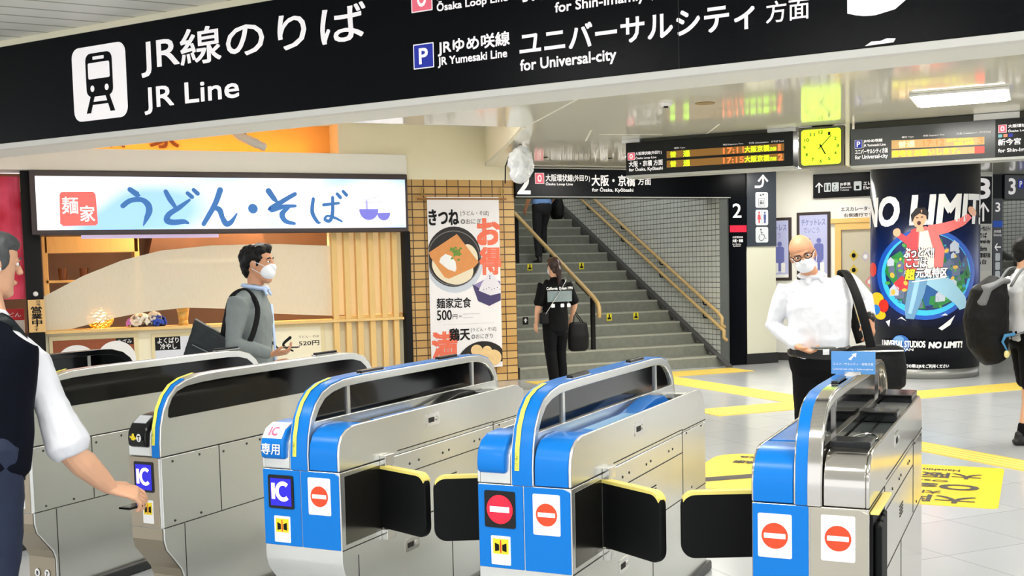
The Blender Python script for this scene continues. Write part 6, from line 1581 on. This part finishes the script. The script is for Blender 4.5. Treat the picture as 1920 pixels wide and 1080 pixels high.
    for S in 'RL':
        an = P['an' + S]
        Sh = MB()
        Sh.tube([an + V3(0, -.055, -.055) * k, an + V3(0, .0, -.05) * k, an + V3(0, .07, -.055) * k, an + V3(0, .16, -.066) * k], [(.034 * k, .030 * k), (.040 * k, .034 * k), (.044 * k, .029 * k), (.040 * k, .018 * k)], seg=12)
        Sh.tube([an + V3(0, -.02, -.04) * k, an + V3(0, -.012, .015) * k], [.042 * k, .040 * k], seg=12)
        blob('shoe', Sh, shoes, t, .008, 3)
        if sock:
            MB().tube([an, lerp(an, P['kn' + S], .22)], [.040 * k, .044 * k], seg=12).obj('sock', sock, t, smooth=True)
    return t, P, hp, Rh, k

def strap(pts, w, m, parent, th=.004):
    """a flat band through the points"""
    P = []
    for i in range(len(pts) - 1):
        p0 = Vector(pts[max(i - 1, 0)]); p1 = Vector(pts[i]); p2 = Vector(pts[i + 1]); p3 = Vector(pts[min(i + 2, len(pts) - 1)])
        for j in range(5):
            u = j / 5
            P.append(0.5 * (2 * p1 + (p2 - p0) * u + (2 * p0 - 5 * p1 + 4 * p2 - p3) * u * u + (3 * p1 - p0 - 3 * p2 + p3) * u ** 3))
    P.append(Vector(pts[-1]))
    return P
def local_bag(name, label, cat, host_loc, rotz, c):
    """an Empty for something carried, given in the carrier's own frame"""
    R = Matrix.Rotation(rotz, 3, 'Z')
    return thing(name, label, cat, Vector(host_loc) + R @ Vector(c), rotz)

GREYJ = mat('jacket_grey', (126, 134, 134), 0.75, noise=0.12, nscale=14, bump=0.3)
SKYB = mat('shirt_sky', (186, 206, 240), 0.7, noise=0.04, nscale=16)
BLUES = mat('shirt_blue', (110, 150, 206), 0.7, noise=0.1, nscale=14, bump=0.2)
NAVY = mat('vest_navy', (6, 9, 22), 0.9, spec=0.15, noise=0.15, nscale=12, bump=0.2)
DENIM = mat('denim', (24, 36, 62), 0.8, noise=0.4, nscale=10)
LEATH = mat('bag_leather', (22, 30, 32), 0.4, spec=0.3, noise=0.2, nscale=18, bump=0.2)
BAGK = mat('bag_black', (4, 4, 6), 0.6, noise=0.2, nscale=14, bump=0.15, spec=0.25)
BAGG = mat('bag_grey', (108, 110, 114), 0.6)

# ---- bald commuter coming through between the blue gates
bl, br = (-1.42, -8.11, 0), rad(156.6)
t, P, hp, Rh, k = person('bald person in glasses, mask and white shirt coming towards the gates with a phone', bl, br, 1.70,
    dict(pelvis=(0, 0, .90), waist=(.0, .03, 1.05), chest=(.005, .01, 1.26), neck=(.045, .0, 1.43), hb=(.085, .045, 1.487), shR=(.205, -.01, 1.375), shL=(-.195, -.02, 1.405),
         elR=(.285, -.05, 1.13), wrR=(.175, .15, 1.0), elL=(-.33, -.10, 1.27), wrL=(-.30, .10, 1.165), knR=(.10, .05, .48), anR=(.10, -.04, .085), knL=(-.10, .03, .48), anL=(-.11, .10, .085)),
    skin=SKIN, bulk=1.24, top=WCLOTH, sleeve={'R': 'long', 'L': 'elbow'}, pants=KCLOTH, hair='fringe', hairm=mat('hair_stubble', (150, 116, 92), 0.6), head=(-14, -14, 16), voxel=.006, collar=WCLOTH,
    handd={'R': ((-.75, .5, -.35), (.15, -.2, 1), 0.55), 'L': ((.06, .22, -1), (.45, -.8, -.1), 0.4)}, hemz=.10)
# rolled sleeve of the far arm
mb = MB(); mb.tube([lerp(P['shL'], P['elL'], .8), P['elL'], lerp(P['elL'], P['wrL'], .72)], [.062, .056, .044], seg=14)
blob('rolled_sleeve', mb, WCLOTH, t, .007, 3, .008)
MB().tube([lerp(P['elL'], P['wrL'], .86), lerp(P['elL'], P['wrL'], 1.02)], [.034, .032], seg=16).obj('wristwatch', SHOEK, t, smooth=True)
MB().tube([V3(0, .005, .945), V3(0, .007, .98)], [(.206, .150), (.203, .149)], side=(1, 0, 0), seg=32).obj('belt', SHOEK, t)
MB().box(-.022, .022, .150, .162, .945, .983).obj('belt_buckle', STEELB, t, .003)
for s in (-1, 1):
    g = [hp(.033 * s + .026 * math.cos(a), .104 - .012 * abs(math.cos(a)), .112 + .017 * math.sin(a)) for a in [2 * PI * i / 16 for i in range(17)]]
    MB().tube(g, [.0026] * 17, seg=6, cap=False).obj('glasses_rim', MBLACK, t)
    MB().tube([hp(.06 * s, .09, .118), hp(.077 * s, .03, .118), hp(.080 * s, -.015, .112)], [.0026] * 3, seg=6).obj('glasses_arm', MBLACK, t)
MB().tube([hp(-.010, .106, .114), hp(.010, .106, .114)], [.0024] * 2, seg=6).obj('glasses_bridge', MBLACK, t)
ph = local_bag('smartphone', 'dark phone held in front of the belt by the bald person', 'phone', bl, br, (.065, .28, 1.0))
MB().box(-.085, .055, -.035, .035, -.005, .006).obj('phone_body', mat('phone_grey', (84, 90, 84), .3), ph, .004)
bg = local_bag('shoulder_bag', 'black shoulder bag on the hip of the bald person', 'bag', bl, br, (-.33, .10, .70))
mb = MB(); mb.tube([V3(0, 0, .03), V3(0, 0, .15), V3(0, 0, .27)], [(.20, .07), (.205, .075), (.19, .05)], seg=20)
blob('bag_body', mb, BAGK, bg, .009, 3, .01)
MB().tube([V3(-.16, .06, .26), V3(.16, .06, .26)], [.006, .006], seg=6).obj('zip', STEELB, bg)
o = V3(-.33, .10, .70)
sp_ = strap([V3(-.30, .13, .97) - o, V3(-.245, .165, 1.15) - o, V3(-.20, .14, 1.32) - o, V3(-.165, .05, 1.455) - o, V3(-.16, -.05, 1.46) - o, V3(-.22, -.13, 1.30) - o, V3(-.30, -.10, 1.0) - o], .04, BAGK, bg)
MB().tube(sp_, [(.030, .006)] * len(sp_), side=(1, 0, 0), seg=8).obj('strap', BAGK, bg, smooth=True)

# ---- grey jacket commuter walking past
gl_, gr = (-4.80, -6.66, 0), rad(-113.5)
t, P, hp, Rh, k = person('masked person in a grey jacket with a black tote walking past the noodle shop', gl_, gr, 1.73,
    dict(chest=(0, .01, 1.28), neck=(0, .035, 1.435), hb=(0, .065, 1.500), shR=(.19, -.03, 1.385), elR=(.235, -.06, 1.11), wrR=(.20, .17, 1.035), shL=(-.18, -.01, 1.38), elL=(-.22, -.10, 1.1), wrL=(-.2, .1, .95),
         knR=(.09, .12, .50), anR=(.09, .12, .085), knL=(-.09, -.02, .48), anL=(-.09, -.28, .12)),
    skin=SKIN, bulk=1.06, top=GREYJ, sleeve='long', pants=DENIM, head=(-8, 3, 0), voxel=.006, collar=SKYB, handd={'R': ((-.1, .95, .1), (-.3, .1, 1), 0.5)}, hemz=-.12, hnoise=.035)
mb = MB(); mb.tube([V3(-.06, .125, 1.34), V3(-.05, .135, 1.15), V3(-.05, .14, .98)], [(.03, .006)] * 3, side=(1, 0, 0), seg=8); mb.obj('shirt_front', SKYB, t, smooth=True)
bg = local_bag('tote_bag', 'black tote bag slung behind the grey jacket', 'bag', gl_, gr, (.20, -.25, .84))
mb = MB(); mb.add([(-.05, -.20, .0), (.06, -.20, .0), (.06, .16, -.04), (-.05, .16, -.04), (-.03, -.05, .43), (.03, -.05, .43), (.035, .20, .28), (-.03, .20, .28)], [(0, 3, 2, 1), (4, 5, 6, 7), (0, 1, 5, 4), (1, 2, 6, 5), (2, 3, 7, 6), (3, 0, 4, 7)])
blob('bag_body', mb, LEATH, bg, .01, 4, .008)
MB().tube([V3(.062, -.06, .27), V3(.062, .17, .15)], [.004, .004], seg=6).obj('zip', mat('zip_grey', (120, 126, 128), 0.4, .5), bg)
o = V3(.20, -.25, .84)
sp_ = strap([V3(.20, -.14, 1.13) - o, V3(.215, -.105, 1.27) - o, V3(.17, -.075, 1.40) - o, V3(.13, .01, 1.435) - o, V3(.17, .085, 1.33) - o, V3(.225, .06, 1.16) - o, V3(.26, -.02, 1.02) - o], .03, BAGK, bg)
MB().tube(sp_, [(.006, .017)] * len(sp_), side=(1, 0, 0), seg=8).obj('strap', BAGK, bg, smooth=True)
ph = local_bag('smartphone', 'dark phone in the hand of the person in the grey jacket', 'phone', gl_, gr, (.185, .275, 1.075))
MB().box(-.03, .03, -.06, .065, -.004, .004).obj('phone_body', BLACK, ph, .003)

# ---- commuter in the navy vest touching the slim gate
ll, lr = (-6.34, -9.22, 0), rad(-48.7)
Ri = Matrix.Rotation(-lr, 3, 'Z')
def W2L(x, y, z): return Ri @ (V3(x, y, z) - V3(*ll))
t, P, hp, Rh, k = person('grey-haired person in a navy vest and white sleeves reaching to the gate reader', ll, lr, 1.74,
    dict(pelvis=(.045, .0, .92), waist=(.045, .02, 1.06), chest=(.035, .05, 1.235), hipR=(.14, .0, .90), hipL=(-.04, .0, .90), knR=(.10, .03, .49), knL=(-.06, .10, .49), anR=(.07, -.05, .085), anL=(-.06, .08, .085), neck=(.03, .10, 1.385), hb=(-.035, .155, 1.50), shR=W2L(-6.12, -9.17, 1.245), elR=W2L(-5.985, -9.235, .855), wrR=W2L(-5.845, -9.165, .69),
         shL=(-.165, .06, 1.30)),
    skin=SKIN2, bulk=1.08, top=WCLOTH, sleeve={'R': 'elbow', 'L': 'elbow'}, pants=DENIM, hair='short', hairm=HAIRG, head=(-22, -6, 0), voxel=.0042, mask=False,
    handd={'R': (tuple(Ri @ V3(.85, .0, -.28)), tuple(Ri @ V3(-.30, .35, -.85)), 0.5)}, hemz=-.06, hnoise=.01, armw=1.3, handk=1.18)
Vt = MB(); up = (P['neck'] - P['pelvis']).normalized(); sx = (P['shR'] - P['shL']).normalized()
Vt.tube([P['pelvis'] - up * .09, P['pelvis'] + up * .05, P['waist'], lerp(P['waist'], P['chest'], .5), P['chest'], P['chest'] + up * .07, P['chest'] + up * .105, P['neck'] - up * .045],
        [(.195, .142), (.195, .145), (.188, .142), (.196, .146), (.200, .148), (.196, .128), (.165, .112), (.118, .098)], side=tuple(sx), seg=22)
blob('vest', Vt, NAVY, t, .009, 4)
for s in (1,):
    MB().ball(hp(.079, .0, .085), .009, 8, 6).obj('earbud', WHITE, t, smooth=True)
bg = local_bag('shoulder_bag', 'black leather shoulder bag worn across the navy vest', 'bag', ll, lr, (-.30, -.02, .72))
mb = MB(); mb.tube([V3(0, 0, .02), V3(0, 0, .15), V3(0, 0, .28)], [(.07, .18), (.075, .19), (.05, .18)], side=(1, 0, 0), seg=18)
blob('bag_body', mb, LEATH, bg, .01, 3)
o = V3(-.30, -.02, .72)
pn = P['neck']
sp_ = strap([V3(-.29, -.10, .98) - o, V3(-.18, -.16, 1.12) - o, V3(-.02, -.09, 1.30) - o, V3(.085, .03, 1.40) - o, V3(.135, .10, 1.355) - o, V3(.05, .21, 1.25) - o, V3(-.15, .22, 1.1) - o, V3(-.29, .10, .98) - o], .05, LEATH, bg)
MB().tube(sp_, [(.030, .007)] * len(sp_), side=(.6, .8, 0), seg=8).obj('strap', LEATH, bg, smooth=True)
cdv = local_bag('card_case', 'dark card case held under the reaching hand', 'card case', ll, lr, tuple(W2L(-5.765, -9.17, .605)))
MB().box(-.03, .03, -.045, .045, -.005, .005).obj('case', BLACK, cdv, .003)

# ---- woman at the foot of the stairs
wl, wr_ = (-.02, -1.25, 0), 0.0
t, P, hp, Rh, k = person('person in a black printed tee with a ponytail heading for the stairs', wl, wr_, 1.64,
    dict(elR=(.27, -.02, 1.07), wrR=(.285, .10, .90), elL=(-.245, -.03, 1.06), wrL=(-.235, .06, .83), knR=(.085, .05, .47), anR=(.085, .0, .082), knL=(-.085, -.02, .47), anL=(-.085, -.12, .09)),
    skin=SKIN2, bulk=1.12, top=KCLOTH, sleeve='elbow', pants=KCLOTH, pantw=1.12, hair='pony', hairm=mat('hair_brown', (44, 22, 18), 0.4, noise=0.4, nscale=50), head=(4, 0, 0), voxel=.009, hemz=-.16)
PRG = mat('tee_print_grey', (124, 138, 140), 0.7, noise=0.3, nscale=40)
def back(x, z): return (x, -.150 + .30 * x * x, z)
mb = MB()
for i in range(8):
    a, b_ = -.17 + .0425 * i, -.17 + .0425 * (i + 1)
    mb.add([back(a, 1.10), back(b_, 1.10), back(b_, 1.235), back(a, 1.235)], [(0, 1, 2, 3)])
pr_ = mb.obj('tee_print', PRG, t)
text('California  Dream 1994', -.18, .18, 1.25, 1.285, WHITE, pr_, lambda x, z: (x, -.152 + .30 * x * x, z), .001)
for x in (-.10, .03, .12):
    flat('tee_patch', [rrect(x - .025, x + .025, 1.03, 1.075, .01)], WHITE, pr_, lambda a, z: (a, -.153 + .30 * a * a, z))
bg = local_bag('handbag', 'black handbag hanging from the arm of the person with the ponytail', 'bag', wl, wr_, (.37, .10, .46))
mb = MB(); mb.tube([V3(0, 0, .02), V3(0, 0, .18), V3(0, 0, .34)], [(.145, .07), (.155, .075), (.13, .045)], seg=18)
blob('bag_body', mb, BAGK, bg, .011, 3)
for s in (-1, 1):
    sp_ = strap([V3(-.08, .03 * s, .34), V3(-.07, .03 * s, .44), V3(-.085, .02 * s, .50), V3(-.03, .03 * s, .47), V3(.07, .03 * s, .34)], .01, BAGK, bg)
    MB().tube(sp_, [.007] * len(sp_), seg=6).obj('bag_handle', BAGK, bg, smooth=True)
t2 = local_bag('chain_bag', 'small dark pouch on a silver chain across the black tee', 'bag', wl, wr_, (-.20, -.10, .82))
mb = MB(); mb.tube([V3(0, 0, .02), V3(0, 0, .14)], [(.07, .03), (.065, .025)], seg=14); blob('pouch', mb, BAGK, t2, .01, 2)
o = V3(-.20, -.10, .82)
sp_ = strap([V3(-.19, -.12, .95) - o, V3(-.10, -.16, 1.10) - o, V3(.02, -.155, 1.26) - o, V3(.12, -.09, 1.38) - o, V3(.12, .06, 1.36) - o, V3(-.02, .15, 1.15) - o, V3(-.20, .04, .95) - o], .01, BAGK, t2)
MB().tube(sp_, [.005] * len(sp_), seg=6).obj('chain', mat('chain_silver', (190, 192, 196), 0.25, .9), t2, smooth=True)

# ---- person higher on the stairs
zs = 0.16 * (math.floor((3.05 + 0.02) / 0.335) + 1) + .003
sl2 = (1.86, 3.10, zs)
t, P, hp, Rh, k = person('person in a light blue shirt and dark trousers climbing the stairs', sl2, rad(6), 1.70,
    dict(elL=(-.26, -.04, 1.12), wrL=(-.25, .10, .92), elR=(.25, -.03, 1.11), wrR=(.24, .08, .9), knR=(.09, .12, .62), anR=(.09, .12, .245), knL=(-.09, .02, .48), anL=(-.09, -.02, .085)),
    bulk=1.15, top=BLUES, sleeve='elbow', pants=mat('trousers_dark', (16, 17, 24), 0.8), hair='short', voxel=.01, mask=True, hemz=.08)
bg = local_bag('shoulder_bag', 'black bag at the side of the light blue shirt on the stairs', 'bag', sl2, rad(6), (.30, .0, .76))
mb = MB(); mb.tube([V3(0, 0, .02), V3(0, 0, .16), V3(0, 0, .32)], [(.10, .15), (.11, .16), (.07, .13)], seg=16); blob('bag_body', mb, BAGK, bg, .012, 3)
o = V3(.30, .0, .76)
sp_ = strap([V3(.27, -.08, 1.06) - o, V3(.14, -.155, 1.18) - o, V3(-.04, -.14, 1.34) - o, V3(-.11, -.02, 1.44) - o, V3(-.08, .12, 1.33) - o, V3(.1, .16, 1.15) - o, V3(.28, .06, 1.04) - o], .02, BAGK, bg)
MB().tube(sp_, [(.018, .006)] * len(sp_), side=(1, 0, 0), seg=6).obj('strap', BAGK, bg, smooth=True)

# ---- person with the big backpack at the frame edge
rl, rr_ = (1.33, -7.265, 0), rad(-113.5)
t, P, hp, Rh, k = person('person in a white shirt and black shorts carrying a big black backpack', rl, rr_, 1.68,
    dict(knR=(.09, .03, .47), anR=(.09, -.05, .085), knL=(-.09, .08, .48), anL=(-.09, .1, .085)),
    skin=SKIN2, bulk=1.05, top=WCLOTH, sleeve='elbow', pants=KCLOTH, pantlen=.5, hair='short', voxel=.009, hemz=-.05, sock=KCLOTH)
bg = local_bag('backpack', 'big black backpack with a grey top flap and a dangling charm', 'bag', rl, rr_, (.02, -.29, .74))
mb = MB(); mb.tube([V3(0, .03, .0), V3(0, -.01, .10), V3(0, -.03, .30), V3(0, -.0, .50), V3(0, .05, .58)], [(.14, .12), (.17, .16), (.18, .175), (.17, .15), (.13, .09)], side=(1, 0, 0), seg=20)
blob('pack_body', mb, BAGK, bg, .011, 3, .012)
mb = MB(); mb.tube([V3(0, -.10, .42), V3(0, -.06, .54), V3(0, .06, .605), V3(0, .12, .60)], [(.16, .06), (.165, .05), (.15, .035), (.12, .03)], side=(1, 0, 0), seg=18)
blob('top_flap', mb, BAGG, bg, .011, 3, .01)
for s in (-1, 1):
    o = V3(.02, -.29, .74)
    sp_ = strap([V3(.12 * s, -.16, 1.30) - o, V3(.13 * s, -.06, 1.445) - o, V3(.13 * s, .08, 1.40) - o, V3(.14 * s, .15, 1.22) - o, V3(.16 * s, .06, 1.0) - o, V3(.14 * s, -.15, .9) - o], .03, BAGG, bg)
    MB().tube(sp_, [(.026, .007)] * len(sp_), side=(1, 0, 0), seg=8).obj('shoulder_strap', BAGG, bg, smooth=True)
MB().ball((.17, .07, .02), (.02, .022, .032)).obj('charm', mat('charm_cream', (226, 216, 150), 0.5), bg, smooth=True)
MB().tube([V3(.175, .07, .05), V3(.18, .03, .12), V3(.185, .05, .17), V3(.185, .12, .18)], [.006, .010, .016, .014], seg=8).obj('charm_cord', mat('charm_blue', (60, 130, 180), 0.5), bg, smooth=True)

# ---- person on the far stairs
zs = 0.16 * (math.floor((1.3 + 0.02) / 0.335) + 1) + .003
person('person in a black suit climbing the platform 3 stairs', (11.22, 1.34, zs), rad(0), 1.70, dict(anR=(.09, .14, .245), knR=(.09, .12, .62)), top=mat('suit_black', (14, 14, 18), 0.8), pants=MATS['suit_black'], voxel=.012, mask=True)
finish()
